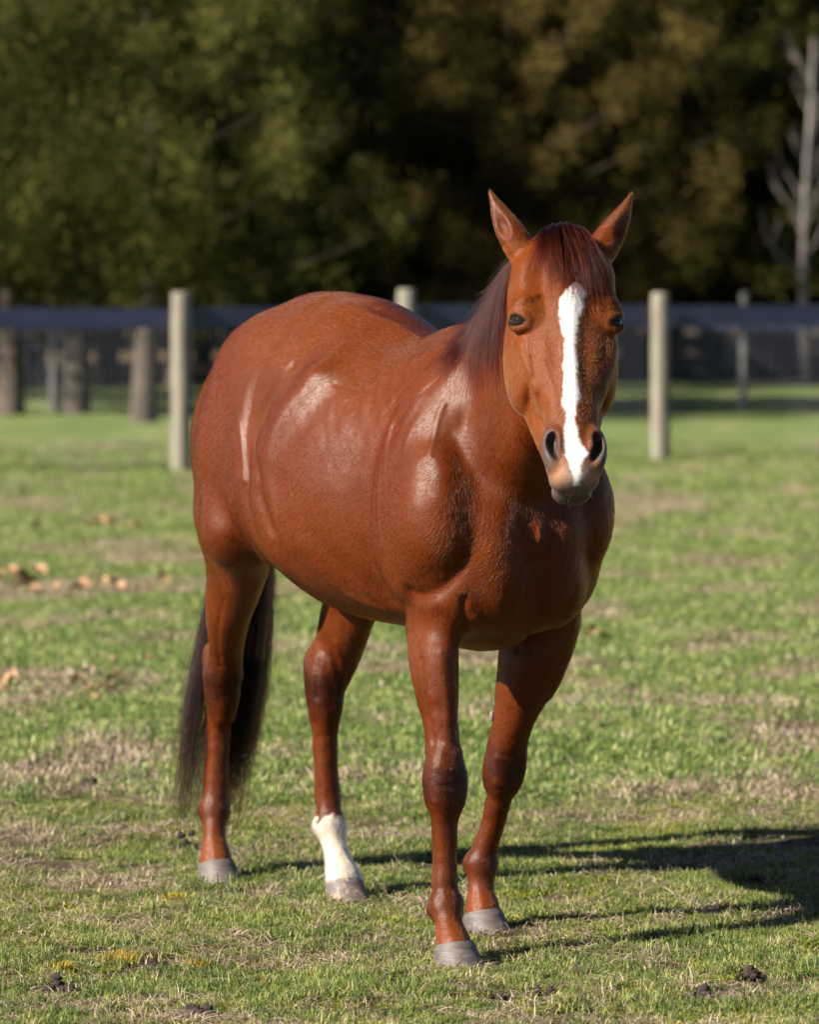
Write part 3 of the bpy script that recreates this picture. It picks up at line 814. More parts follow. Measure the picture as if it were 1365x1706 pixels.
# ---- neck
HP = to_h(np.array([.352, 10.66, 1.745]))                              # poll
tube([(.46, .0, 1.16, .20, .29), (.60, .0, 1.235, .165, .26), (.74, -.012, 1.345, .118, .205), (.86, -.035, 1.47, .095, .165),
      (.95, -.055, 1.575, .082, .135), (1.01, -.066, 1.64, .076, .105)], .045)
tube([(.58, 0, 1.08, .12, .12), (.71, -.01, 1.18, .085, .09), (.93, -.05, 1.33, .05, .06), (.99, -.075, 1.47, .05, .055)], .05)   # windpipe side
ellm((.74, .075, 1.26), (.06, .055, .20), .045, (0, 38, 0))

# ---- head frame: side (photo right), out of the face, down the face
TILT = R(27.0)
Hdn = np.array([.032, -math.sin(TILT), -math.cos(TILT)]); Hdn /= np.linalg.norm(Hdn)
Hsd = np.array([1.0, .125, .032]); Hsd -= Hdn * (Hsd @ Hdn); Hsd /= np.linalg.norm(Hsd)
Hft = np.cross(Hdn, Hsd); Hft = Hft if Hft[1] < 0 else -Hft
HW0 = np.array([.3625, 10.62, 1.762])
ROT_WH = np.stack([HU, HV, np.array([0, 0, 1.0])])                      # world vec -> horse vec
def hp(s, f, d): return to_h(HW0 + s * 1.05 * Hsd + f * Hft + d * Hdn)
HA = (ROT_WH @ np.stack([Hsd, Hft, Hdn], 1))                            # columns: side, front, down in horse frame
def hell(c, r, k=.015, rot=(0, 0, 0), sub=False):
    ell(hp(*c), r, k, sub=sub, axes=HA @ rotm(*rot))
def hellm(c, r, k=.015, rot=(0, 0, 0), sub=False):
    for s in (-1, 1):
        hell((s * c[0], c[1], c[2]), r, k, (rot[0], s * rot[1], s * rot[2]), sub)
def htube(S, k=.015, sub=8, pw=2.0, mirror=False):
    for s in ((-1, 1) if mirror else (1,)):
        T = [(*hp(s * a[0], a[1], a[2]), a[3], a[4]) for a in S]
        tube(T, k, lat=HA[:, 0], sub=sub, pw=pw)
# skull and face
hell((0, -.10, .075), (.088, .095, .10), .03)
hell((0, -.075, .17), (.092, .070, .13), .03)
htube([(0, -.072, .14, .088, .060), (0, -.072, .22, .088, .058), (0, -.070, .30, .070, .054), (0, -.066, .38, .057, .052), (0, -.062, .46, .050, .048), (0, -.058, .53, .052, .048)], .025, pw=2.0)
htube([(-.004, -.046, .14, .045, .040), (-.003, -.036, .24, .036, .034), (-.002, -.032, .34, .028, .030), (-.002, -.030, .44, .025, .026), (0, -.034, .52, .026, .026)], .022)
hellm((.036, -.056, .44), (.022, .03, .12), .03)                       # nose edges
hell((0, -.115, .27), (.075, .09, .16), .03)
hell((0, -.12, .40), (.055, .075, .13), .03)
hellm((.088, -.155, .262), (.040, .112, .140), .018, (8, 0, 4))        # cheek plates
htube([(.074, -.178, .34, .032, .050), (.056, -.160, .43, .027, .042), (.034, -.135, .54, .022, .028)], .02, mirror=True)
hellm((.052, -.082, .31), (.040, .055, .13), .03)
hellm((.072, -.072, .13), (.045, .055, .09), .03)
htube([(.097, -.065, .285, .008, .010), (.084, -.062, .34, .008, .011), (.068, -.062, .39, .007, .010)], .03, mirror=True)   # facial crest
# brows and eye sockets
hellm((.084, -.052, .205), (.040, .036, .052), .022, (0, 0, 0))
htube([(.070, -.016, .175, .011, .011), (.098, -.026, .188, .010, .010), (.118, -.050, .205, .008, .010)], .016, mirror=True)
hellm((.068, -.002, .135), (.018, .012, .035), .04, sub=True)          # hollow above the eye
hellm((.078, -.085, .085), (.030, .035, .040), .03)                     # ear bases
# muzzle
hell((0, -.075, .555), (.066, .062, .075), .02)
hell((0, -.058, .60), (.060, .052, .052), .02)
hell((0, -.064, .626), (.055, .045, .032), .014)
hell((0, -.108, .634), (.046, .038, .029), .010)                       # lower lip and chin
hell((0, -.132, .605), (.034, .032, .036), .03)
hellm((.046, -.035, .560), (.027, .032, .055), .014, (0, 0, 12))       # nostril rims
hellm((.053, -.008, .567), (.0115, .028, .038), .010, (6, -20, -30), sub=True)
hellm((.048, -.018, .548), (.011, .020, .022), .008, (0, 0, -10), sub=True)
htube([(-.052, -.085, .628, .004, .004), (-.035, -.052, .6515, .004, .004), (0, -.04, .658, .004, .004), (.035, -.052, .6515, .004, .004), (.052, -.085, .628, .004, .004)], .004) if 0 else None
# ears
def ear(s):
    B = (s * .078, -.085, .045); T = (s * (.157 if s < 0 else .163), -.050, -.108)
    b = np.array(B); t = np.array(T)
    pts = [(0, .036, .032), (.18, .037, .032), (.40, .033, .027), (.62, .024, .020), (.82, .013, .011), (1.0, .004, .004)]
    S = []
    for u, rl, ra in pts:
        c = b + (t - b) * u + np.array([s * .004 * math.sin(u * 3.14), 0, 0])
        S.append((c[0], c[1], c[2], rl, ra))
    htube(S, .012)
    S2 = []
    for u, rl, ra in [(.36, .010, .008), (.50, .011, .009), (.66, .008, .007), (.8, .004, .004)]:
        c = b + (t - b) * u + np.array([s * .024, .024, .004])
        S2.append((c[0], c[1], c[2], rl, ra))
    return S2
ear_in = {s: ear(s) for s in (-1, 1)}
def tube_sub(S, k):
    for a in catmull(S, 4):
        hell((a[0], a[1], a[2]), (a[3], a[4], .013), k, sub=True)
for s in (-1, 1): tube_sub(ear_in[s], .012)

# ---- legs: rows of photo row, photo column, half width in photo px, forward coordinate, half depth in m
LEGS = {
 'RF': [(985, 728, 44, .600, .11), (1015, 727, 50, .602, .115), (1050, 722, 44, .610, .098), (1100, 723, 41, .625, .080), (1150, 728, 36, .64, .066), (1200, 734, 29, .655, .052), (1250, 739, 28, .668, .043)],
 'LF': [(1030, 905, 62, .500, .12), (1060, 899, 60, .495, .108), (1090, 890, 58, .485, .098), (1120, 882, 53, .472, .088), (1150, 870, 44, .458, .074), (1180, 861, 37, .443, .062), (1234, 846, 30, .415, .047)],
 'RH': [(880, 388, 70, -.53, .16), (930, 392, 56, -.58, .125), (975, 388, 46, -.635, .098), (1010, 381, 40, -.675, .080), (1045, 378, 34, -.72, .064), (1085, 377, 28, -.775, .050), (1120, 376, 28, -.81, .046)],
 'LH': [(940, 600, 62, -.25, .14), (1000, 584, 47, -.31, .105), (1045, 575, 41, -.352, .083), (1082, 566, 37, -.395, .066), (1118, 552, 36, -.415, .054)],
}
def leg_rows(rows):
    out = []
    for py, px, hw, X, ap in rows:
        p, s = ray_h(px, py, X)
        w = hw / s
        lat = math.sqrt(max((w * w - (ap * .485) ** 2), (w * .55) ** 2)) / .875
        out.append((*p, lat, ap))
    return out
for k_, rows in LEGS.items():
    tube(leg_rows(rows), .035 if k_[1] == 'F' else .03)
def J(px, py, X): return ray_h(px, py, X)[0]
def fore_lower(pts, side):
    """pts: dict of joint -> (px, py, X); knee, cannon top, cannon mid, fetlock, pastern, coronet"""
    q = {n: J(*v) for n, v in pts.items()}
    q['cor'] = q['cor'] + np.array([0, 0, -.010])
    kn, ct, cm, cb, fe, pa, co = (q[n] for n in ('knee', 'ct', 'cm', 'cb', 'fet', 'pas', 'cor'))
    up = kn - ct; up /= np.linalg.norm(up)
    # knee: boxy with flat front
    tube([(*(kn + up * .055), .039, .038), (*(kn + up * .028), .048, .043), (*kn, .052, .046), (*(kn - up * .030), .046, .043), (*(kn - up * .052), .036, .036)], .018, pw=2.7)
    ell(kn + (-.042, .0, .012), (.018, .024, .028), .014)
    tube([(*ct, .0315, .029), (*cm, .0265, .024), (*cb, .030, .027), (*fe, .034, .034)], .014)
    b = np.array([-.029, 0, 0])
    tube([(*(ct + b * .95), .021, .018), (*(cm + b), .0175, .016), (*(cb + b), .022, .020)], .010)
    ell(fe, (.038, .039, .040), .014); ell(fe + (-.03, 0, -.006), (.028, .034, .034), .012)
    ellm_ = [ell(fe + (-.004, s_ * .016, 0), (.024, .022, .030), .012) for s_ in (-1, 1)]
    tube([(*fe, .034, .034), (*pa, .033, .032), (*co, .044, .046)], .016)
    return q
LOW = {}
LOW['RF'] = fore_lower({'knee': (742, 1306, .690), 'ct': (742, 1368, .694), 'cm': (743, 1425, .696), 'cb': (743, 1475, .70), 'fet': (744, 1508, .705), 'pas': (749, 1542, .735), 'cor': (757, 1571, .765)}, -1)
LOW['LF'] = fore_lower({'knee': (841, 1276, .395), 'ct': (831, 1337, .375), 'cm': (822, 1378, .352), 'cb': (811, 1410, .332), 'fet': (803, 1438, .315), 'pas': (802, 1482, .325), 'cor': (805, 1514, .345)}, 1)
def hind_lower(pts, ach):
    q = {n: J(*v) for n, v in pts.items()}
    q['cor'] = q['cor'] + np.array([0, 0, -.010])
    hk, ct, cm, cb, fe, pa, co = (q[n] for n in ('hock', 'ct', 'cm', 'cb', 'fet', 'pas', 'cor'))
    up = hk - ct; up[0] = 0; up /= np.linalg.norm(up)
    tube([(*(hk + up * .075 + (.01, 0, 0)), .036, .048), (*(hk + up * .035), .046, .052), (*hk, .048, .052), (*(hk - up * .045), .042, .045), (*(hk - up * .085 + (-.004, 0, 0)), .033, .036)], .02, pw=2.3)
    ell(hk + (-.056, 0, .062), (.024, .023, .034), .03)               # point of hock
    tube([(*(hk + (ach, 0, .19)), .018, .020), (*(hk + (ach * .5 - .03, 0, .12)), .015, .018), (*(hk + (-.058, 0, .065)), .018, .018), (*(hk + (-.046, 0, -.01)), .020, .021), (*(hk + (-.036, 0, -.09)), .020, .018)], .028)
    ell(hk + (.020, 0.022, .028), (.026, .018, .030), .014); ell(hk + (.020, -.022, .028), (.026, .018, .030), .014)
    tube([(*ct, .032, .031), (*cm, .030, .027), (*cb, .032, .030), (*fe, .034, .034)], .014)
    b = np.array([-.036, 0, 0])
    tube([(*(ct + b), .021, .018), (*(cm + b), .018, .017), (*(cb + b * .95), .023, .021)], .010)
    ell(fe, (.040, .041, .042), .014); ell(fe + (-.03, 0, -.006), (.028, .035, .034), .012)
    tube([(*fe, .035, .034), (*pa, .031, .031), (*co, .045, .047)], .016)
    return q
LOW['RH'] = hind_lower({'hock': (370, 1136, -.835), 'ct': (366, 1205, -.862), 'cm': (364, 1262, -.868), 'cb': (361, 1308, -.872), 'fet': (358, 1348, -.872), 'pas': (357, 1395, -.838), 'cor': (360, 1434, -.812)}, .08)
LOW['LH'] = hind_lower({'hock': (541, 1146, -.425), 'ct': (543, 1218, -.435), 'cm': (545, 1280, -.435), 'cb': (548, 1332, -.432), 'fet': (549, 1375, -.42), 'pas': (561, 1425, -.375), 'cor': (572, 1460, -.335)}, .03)
# eyes cut their beds
EYE = {s: (s * .100, -.051, .230) for s in (-1, 1)}
for s in (-1, 1):
    hell(EYE[s], (.0262, .0272, .0225), .004, (0, 0, 0), sub=True)
    e_ = np.array([s * .74, .66, .06]); e_ /= np.linalg.norm(e_)
    a_ = np.array([s * -.45, .62, .42]); a_ -= e_ * (a_ @ e_); a_ /= np.linalg.norm(a_)
    b_ = np.cross(a_, e_); b_ = b_ if b_[2] < 0 else -b_
    for el_, rr_ in ((37, .0046), (50, .0065), (66, .008), (-40, .0034), (-55, .0045)):
        S_ = []
        for t_ in np.linspace(-72, 72, 9):
            ce, se, ct_, st_ = math.cos(R(el_)), math.sin(R(el_)), math.cos(R(t_)), math.sin(R(t_))
            p_ = np.array(EYE[s]) + (e_ * ce * ct_ + b_ * se * ct_ + a_ * st_) * .0262
            S_.append((*p_, rr_ * (.75 + .25 * ct_), rr_ * (.75 + .25 * ct_)))
        htube(S_, .009 if el_ > 0 else .013, sub=2)
print('sdf', round(time.time() - _t0, 1))

def surface_nets(F):
    nx, ny, nz = F.shape
    S = F < 0
    c = S[:-1, :-1, :-1].astype(np.int8)
    c = sum(S[i:nx - 1 + i, j:ny - 1 + j, k:nz - 1 + k].astype(np.int8) for i in (0, 1) for j in (0, 1) for k in (0, 1))
    act = np.argwhere((c > 0) & (c < 8)); del c
    idx = np.full((nx - 1, ny - 1, nz - 1), -1, dtype=np.int32)
    idx[act[:, 0], act[:, 1], act[:, 2]] = np.arange(len(act))
    acc = np.zeros((len(act), 3)); cnt = np.zeros(len(act))
    ax = (AX, AY, AZ)
    cor = [(i, j, k) for i in (0, 1) for j in (0, 1) for k in (0, 1)]
    val = {o: F[act[:, 0] + o[0], act[:, 1] + o[1], act[:, 2] + o[2]] for o in cor}
    for o in cor:
        for d in range(3):
            if o[d]: continue
            o2 = list(o); o2[d] = 1; o2 = tuple(o2)
            a, b = val[o], val[o2]
            m = (a < 0) != (b < 0)
            t = a[m] / (a[m] - b[m])
            P = np.stack([ax[q][act[m, q] + o[q]] for q in range(3)], 1).astype(float)
            P[:, d] += t * (ax[d][act[m, d] + 1] - ax[d][act[m, d]])
            acc[m] += P; cnt[m] += 1
    V = acc / cnt[:, None]
    Q = []
    for d in range(3):
        e, f = [(1, 2), (2, 0), (0, 1)][d]
        lo = [slice(None)] * 3; hi = [slice(None)] * 3
        lo[d] = slice(0, -1); hi[d] = slice(1, None)
        A, B = S[tuple(lo)], S[tuple(hi)]
        for sgn in (0, 1):
            E = np.argwhere((A & ~B) if sgn == 0 else (~A & B))
            E = E[(E[:, e] > 0) & (E[:, f] > 0) & (E[:, e] < F.shape[e] - 1) & (E[:, f] < F.shape[f] - 1)]
            def g(de, df):
                q = E.copy(); q[:, e] -= de; q[:, f] -= df
                return idx[q[:, 0], q[:, 1], q[:, 2]]
            q = np.stack([g(1, 1), g(0, 1), g(0, 0), g(1, 0)], 1)
            Q.append(q if sgn == 0 else q[:, ::-1])
    return V, np.concatenate(Q)
HVt, HQ = surface_nets(F)
del F
E_ = np.concatenate([HQ[:, [i, (i + 1) % 4]] for i in range(4)])
deg = np.bincount(E_.ravel(), minlength=len(HVt)).astype(float)[:, None]
def smooth_step(V, lam):
    S = np.stack([np.bincount(E_[:, 0], V[E_[:, 1], i], len(V)) + np.bincount(E_[:, 1], V[E_[:, 0], i], len(V)) for i in range(3)], 1)
    return V + lam * (S / deg - V)
for _ in range(4):
    HVt = smooth_step(HVt, .5); HVt = smooth_step(HVt, -.52)
print('horse verts', len(HVt), 'quads', len(HQ), round(time.time() - _t0, 1))
# ---- vertex normals, surface detail, coat markings
from mathutils.bvhtree import BVHTree
from mathutils import noise as mnoise
def vnormals(V, Q):
    n = np.cross(V[Q[:, 2]] - V[Q[:, 0]], V[Q[:, 3]] - V[Q[:, 1]])
    N = np.stack([sum(np.bincount(Q[:, j], n[:, i], len(V)) for j in range(4)) for i in range(3)], 1)
    return N / (np.linalg.norm(N, axis=1)[:, None] + 1e-12)
def vnoise(P, scale, seed=0, octv=2):
    """smooth value noise on points, numpy only"""
    out = np.zeros(len(P)); amp = 1.0; tot = 0
    for o in range(octv):
        q = P * scale * 2 ** o + seed * 17.3 + o * 5.1
        i = np.floor(q).astype(np.int64); f = q - i; f = f * f * (3 - 2 * f)
        def hsh(a, b, c):
            h = (a * 374761393 + b * 668265263 + c * 2147483647 + seed * 144665) & 0xffffffff
            h = ((h ^ (h >> 13)) * 1274126177) & 0xffffffff
            return ((h ^ (h >> 16)) & 0xffff) / 65535.0
        v = 0
        for a in (0, 1):
            for b in (0, 1):
                for c in (0, 1):
                    w = (f[:, 0] if a else 1 - f[:, 0]) * (f[:, 1] if b else 1 - f[:, 1]) * (f[:, 2] if c else 1 - f[:, 2])
                    v = v + w * hsh(i[:, 0] + a, i[:, 1] + b, i[:, 2] + c)
        out += amp * v; tot += amp; amp *= .5
    return out / tot
def sstep(a, b, x):
    t = np.clip((x - a) / (b - a), 0, 1); return t * t * (3 - 2 * t)
HN = vnormals(HVt, HQ)
P = HVt
body_w = sstep(.75, .85, P[:, 2]) * (1 - sstep(.78, .9, P[:, 0]))
# slight unevenness of muscle and skin
disp = (vnoise(P, 7, 1) - .5) * .010 * body_w + (vnoise(P, 24, 2) - .5) * .0012 * body_w
# skin folds running down and back from the withers, and neck folds
fold = np.sin((P[:, 0] * .80 + P[:, 2] * .75) * 125 + vnoise(P, 7, 5) * 9)
reg = np.exp(-(((P[:, 0] - .36) / .15) ** 2 + ((P[:, 2] - 1.37) / .11) ** 2)) * (vnoise(P, 10, 9) > .42)
disp += fold * .0013 * reg
fold2 = np.sin((P[:, 0] * .93 - P[:, 2] * .25) * 105 + vnoise(P, 8, 6) * 7)
reg2 = np.exp(-(((P[:, 0] - .68) / .10) ** 2 + ((P[:, 2] - 1.27) / .12) ** 2)) * sstep(.38, .6, vnoise(P, 8, 12))
disp += fold2 * .0018 * reg2
leg_w = 1 - sstep(.62, .8, P[:, 2])
disp += (vnoise(P, 40, 3) - .5) * .0032 * leg_w
HVt = P + HN * disp[:, None]
# veins on the lower legs, forearm and thigh
def vein(pts, amp=.0028, wd=.006):
    global HVt
    S = catmull(np.asarray(pts), 10)
    d = np.full(len(HVt), 9.0)
    g = .02 + 2.5 * wd
    m = np.where((HVt[:, 2] > S[:, 2].min() - g) & (HVt[:, 2] < S[:, 2].max() + g) & (HVt[:, 0] > S[:, 0].min() - g) & (HVt[:, 0] < S[:, 0].max() + g))[0]
    Q = HVt[m]; dm = np.full(len(m), 9.0)
    for a in S: dm = np.minimum(dm, np.linalg.norm(Q - a, axis=1))
    HVt[m] += HN[m] * (amp * np.exp(-(dm / wd) ** 2))[:, None]
HWn_w = to_w(HVt)                                                   # world positions
HNw = HN @ ROT_WH
tree = BVHTree.FromPolygons([tuple(v) for v in HWn_w.tolist()], HQ.tolist())
def surf(px, py):
    """first hit of the sight line through a photo pixel, in the horse frame"""
    o = Vector((0, 0, CAM_H)); d = Vector(px2world(px, py, 1.0) - np.array([0, 0, CAM_H])).normalized()
    h, n, i, t = tree.ray_cast(o, d)
    return to_h(np.array(h)) if h is not None else None
for line in ([(716, 760), (722, 735), (730, 700), (742, 672)], [(688, 1120), (696, 1160), (702, 1200), (710, 1250)], [(756, 1110), (757, 1160), (758, 1200)],
             [(410, 800), (406, 750), (401, 715), (398, 690)], [(655, 700), (646, 740), (640, 800)], [(880, 595), (886, 640), (884, 680)], [(548, 1080), (552, 1110), (560, 1140), (556, 1180)], [(560, 1070), (572, 1110), (573, 1140)]):
    pts = [surf(*q) for q in line]
    pts = [q for q in pts if q is not None]
    if len(pts) > 1: vein(pts, .0030 if line[0][1] > 900 else .0026, .0065 if line[0][1] > 900 else .008)
HN = vnormals(HVt, HQ)
HWn_w = to_w(HVt); HNw = HN @ ROT_WH
tree = BVHTree.FromPolygons([tuple(v) for v in HWn_w.tolist()], HQ.tolist())

# head coordinates of each vertex: side, front, down
rel = HWn_w - HW0
hs, hf, hd = rel @ Hsd / 1.05, rel @ Hft, rel @ Hdn
in_head = (hd > -.16) & (hd < .75) & (hf > -.30) & (hf < .1) & (np.abs(hs) < .22) & (HVt[:, 0] > .86)
in_head &= (hf > -.2) | (hd > .12)
def lerp3(a, b, t): return a * (1 - t)[:, None] + np.asarray(b)[None, :] * t[:, None]
for line, amp, wd in [
    ([(452, 585), (425, 625), (407, 680), (405, 740), (413, 800), (420, 840)], .0065, .018),
    ([(482, 610), (452, 655), (428, 715), (427, 780), (434, 830), (452, 880)], -.013, .015),
    ([(565, 585), (515, 635), (475, 682), (452, 740), (448, 800), (460, 860), (482, 910)], .009, .022),
    ([(530, 555), (495, 600)], -.012, .035), ([(585, 545), (650, 575)], -.006, .035),
    ([(560, 507), (620, 527), (690, 560), (738, 577)], .006, .016),
    ([(655, 680), (622, 760), (612, 850), (618, 940), (650, 1000)], -.009, .018),
    ([(650, 710), (636, 770), (631, 840), (636, 910)], .004, .009),
    ([(505, 905), (535, 950), (580, 990), (640, 1015)], .006, .013), ([(530, 895), (570, 945), (630, 982)], -.005, .018),
    ([(362, 640), (346, 720), (343, 800)], -.005, .018), ([(398, 800), (388, 850), (378, 885)], .007, .020),
    ([(770, 600), (735, 680), (712, 760)], .006, .025), ([(800, 650), (775, 740), (768, 830), (790, 900)], -.008, .020),
    ([(722, 690), (716, 735)], -.0012, .008), ([(745, 660), (752, 720)], -.0015, .009), ([(765, 655), (776, 705)], -.0015, .010),
    ([(640, 690), (700, 622), (752, 582)], -.0028, .005), ([(655, 712), (715, 645), (765, 605)], -.0028, .005), ([(600, 640), (680, 590), (738, 568)], -.0025, .005), ([(560, 640), (610, 650), (650, 620)], -.002, .006),
    ([(775, 925), (752, 968), (705, 992), (684, 985)], -.010, .013), ([(700, 1012), (735, 1008), (758, 1025)], .007, .016),
    ([(774, 1000), (769, 1050), (772, 1085)], -.010, .010), ([(885, 930), (852, 1000), (838, 1070)], -.009, .013), ([(792, 1028), (800, 1052)], .008, .010),
    ([(905, 1000), (890, 1050), (862, 1080)], -.007, .011), ([(960, 980), (930, 1040), (900, 1075)], -.006, .012),
    ([(702, 1100), (712, 1180), (722, 1240)], -.004, .008), ([(735, 1090), (745, 1180), (748, 1240)], .003, .010),
    ([(868, 590), (882, 622), (893, 652)], .004, .008), ([(886, 632), (880, 665), (886, 705)], -.004, .009), ([(905, 600), (924, 650), (930, 690)], .002, .004),
    ([(372, 1000), (362, 1060), (366, 1110)], -.004, .008), ([(352, 1120), (358, 1160)], .004, .007), ([(600, 1060), (590, 1110), (578, 1160)], .003, .007), ([(530, 1100), (528, 1160)], -.004, .007),
    ([(725, 1278), (755, 1282)], .004, .008), ([(722, 1336), (758, 1338)], .003, .007), ([(730, 1308), (752, 1308)], -.002, .006), ([(828, 1262), (856, 1266)], .004, .008), ([(826, 1304), (846, 1308)], .003, .007)]:
    pts = [surf(*q) for q in line]
    pts = [q for q in pts if q is not None]
    if len(pts) > 1: vein(pts, amp * (.62 if wd > .012 else .8), wd * (1.35 if wd > .012 else 1.1))
HN = vnormals(HVt, HQ); HWn_w = to_w(HVt); HNw = HN @ ROT_WH
tree = BVHTree.FromPolygons([tuple(v) for v in HWn_w.tolist()], HQ.tolist())
n1 = vnoise(HVt, 6, 21); n2 = vnoise(HVt, 22, 22); n3 = vnoise(HVt, 60, 23)
CO = np.tile(np.array([.078, .0152, .0015]), (len(HVt), 1))
CO *= (0.86 + .30 * n1 + .10 * (n2 - .5))[:, None]
z = HVt[:, 2]
# darker knees, hocks, cannons fronts; lighter ginger pasterns
for q in LOW:
    kn = LOW[q].get('knee', LOW[q].get('hock')); fe = LOW[q]['fet']; pa = LOW[q]['pas']
    near = lambda c, r: np.exp(-(((HVt - c) / r) ** 2).sum(1))
    CO = lerp3(CO, (.022, .0048, .0024), .92 * np.clip(near(kn, (.10, .09, .078)) * (.8 + .9 * n2), 0, 1))
    CO = lerp3(CO, (.040, .0085, .0035), .6 * near(fe + (0, 0, .01), (.08, .07, .05)))
    CO = lerp3(CO, (.15, .036, .009), .75 * near((pa + LOW[q]['cor']) / 2, (.08, .07, .045)))
# paler edges: belly line, flank
CO = lerp3(CO, (.12, .026, .007), .5 * np.exp(-((HVt[:, 2] - .84) / .05) ** 2) * (np.abs(HVt[:, 0] + .1) < .45))
# head: face slightly yellower
w = in_head & (hd > .02)
CO[w] = CO[w] * np.array([1.45, 1.80, 3.2])
# blaze: centre and half width along the face (photo rows turned into distance down the face)
BZ = np.array([(470, 961, 7), (484, 960, 22), (503, 954, 25), (530, 948, 18), (562, 949, 12.5), (595, 951, 11), (628, 953, 13), (654, 953, 16), (677, 951, 12.5), (700, 950.5, 8), (726, 953, 12), (742, 957, 18), (756, 960, 21), (769, 960, 12), (792, 961, 8), (804, 961, 5)], float)
uv = []
for py, px, hw in BZ:
    h = surf(px, py)
    r_ = to_w(h) - HW0
    uv.append((r_ @ Hdn, r_ @ Hsd / 1.05, hw * .84 / 728 / 1.05))
uv = np.array(uv)
c_ = np.interp(hd, uv[:, 0], uv[:, 1]); w_ = np.interp(hd, uv[:, 0], uv[:, 2])
edge = (vnoise(HVt, 40, 31) - .5) * .013 + (vnoise(HVt, 230, 32) - .5) * .007
bl = sstep(.0045, -.0045, np.abs(hs - c_) - w_ + edge) * (hf > -.06) * (hd > uv[0, 0]) * (hd < uv[-1, 0] + .005) * in_head
# grey skin of the muzzle and nostrils
def hnear(c, r): return np.exp(-(((np.stack([hs, hf, hd], 1) - c) / r) ** 2).sum(1))
gr = np.zeros(len(HVt))
for s_ in (-1, 1):
    gr = np.maximum(gr, 1.3 * hnear((s_ * .062, -.020, .567), (.026, .045, .055)))
gr = np.maximum(gr, sstep(.600, .635, hd + .03 * (n2 - .5)) * in_head)
gr = np.clip(gr, 0, 1) * in_head
CO = lerp3(CO, (.060, .047, .044), gr)
tan_ = np.zeros(len(HVt))
for s_ in (-1, 1):
    tan_ = np.maximum(tan_, hnear((s_ * .035, -.02, .628), (.020, .05, .022)))
CO = lerp3(CO, (.30, .15, .075), np.clip(tan_ * 1.2 * (.6 + .8 * n3), 0, .9) * in_head)
CO = lerp3(CO, (.045, .034, .034), hnear((.0, -.10, .668), (.09, .06, .016)) * in_head)
CO = lerp3(CO, (.26, .175, .155), .9 * hnear((0, -.02, .632), (.030, .05, .026)) * in_head)
CO = lerp3(CO, (.62, .60, .58), bl)
for s_ in (-1, 1):
    e = np.array(EYE[s_]); dd = np.sqrt((((np.stack([hs, hf, hd], 1) - e) / (1, 1, .9)) ** 2).sum(1))
    CO = lerp3(CO, (.012, .008, .006), sstep(.034, .0285, dd) * in_head)
    # inside of ears paler
    CO = lerp3(CO, (.10, .04, .02), .6 * hnear((s_ * .145, -.03, -.02), (.02, .03, .045)) * in_head)
# darker grey brown inside the nostrils
for s_ in (-1, 1):
    CO = lerp3(CO, (.035, .027, .026), np.clip(1.1 * hnear((s_ * .050, -.040, .555), (.020, .022, .035)), 0, 1) * in_head)
# white sock on the left hind leg
fe = LOW['LH']['fet']; near_l = (np.abs(HVt[:, 1] - fe[1]) < .09) & (np.abs(HVt[:, 0] - fe[0]) < .16)
top_z = fe[2] + .012 + .030 * sstep(-.03, .06, HVt[:, 0] - fe[0]) + (vnoise(HVt, 45, 41) - .5) * .075
sock = sstep(.004, -.004, z - top_z) * near_l * sstep(-.050, -.015, HVt[:, 0] - fe[0] + (vnoise(HVt, 50, 43) - .5) * .05 + .4 * np.maximum(0, fe[2] - .04 - z))
CO = lerp3(CO, np.array([.50, .44, .35]), sock * (.62 + .38 * n3))
COAT = CO

def coat_material():
    m = NT('chestnut_coat')
    a = m.n('Attribute', attribute_name='coat')
    gi = m.n('NewGeometry')
    n = m.noise(gi.outputs['Position'], 260, 3, .7)
    k = m.mapr(n.outputs[0], .3, .7, .72, 1.22)
    c = m.mix(1.0, a.outputs[0], k, 'MULTIPLY')
    fl = m.n('Attribute', attribute_name='flow')
    fv = m.n('VectorMath', {0: fl.outputs['Color'], 1: (.5, .5, .5)}, operation='SUBTRACT')
    fv = m.n('VectorMath', {0: fv.outputs[0]}, operation='NORMALIZE')
    tc = m.n('TexCoord').outputs['Object']
    dt = m.n('VectorMath', {0: tc, 1: fv.outputs[0]}, operation='DOT_PRODUCT')
    sc = m.n('VectorMath', {0: fv.outputs[0]}, operation='SCALE'); m.set(sc, 'Scale', m.math('MULTIPLY', dt.outputs['Value'], .90))
    q = m.n('VectorMath', {0: tc, 1: sc.outputs[0]}, operation='SUBTRACT')
    hn = m.noise(q, 620, 3, .6); hn2 = m.noise(q, 170, 3, .6)
    hh = m.math('ADD', hn.outputs[0], m.math('MULTIPLY', hn2.outputs[0], .2))
    c = m.mix(1.0, c, m.mapr(hn.outputs[0], .3, .7, .66, 1.34), 'MULTIPLY')
    b = m.bump(hh, .26, .0018)
    m.princ(Base_Color=c, Roughness=m.mapr(hn2.outputs[0], .3, .7, .31, .39), Normal=b, Specular_IOR_Level=m.math('MULTIPLY', m.n('Attribute', attribute_name='gloss').outputs['Fac'], .27), Anisotropic=.45, Tangent=fv.outputs[0])
    return m.m
coat_m = coat_material()
horse = empty('horse', loc=tuple(HO))
tag(horse, 'chestnut horse with white blaze facing the camera on the short grass', 'horse')
def child(o, p):
    o.parent = p; return o
def local(V): return np.asarray(V) - HO

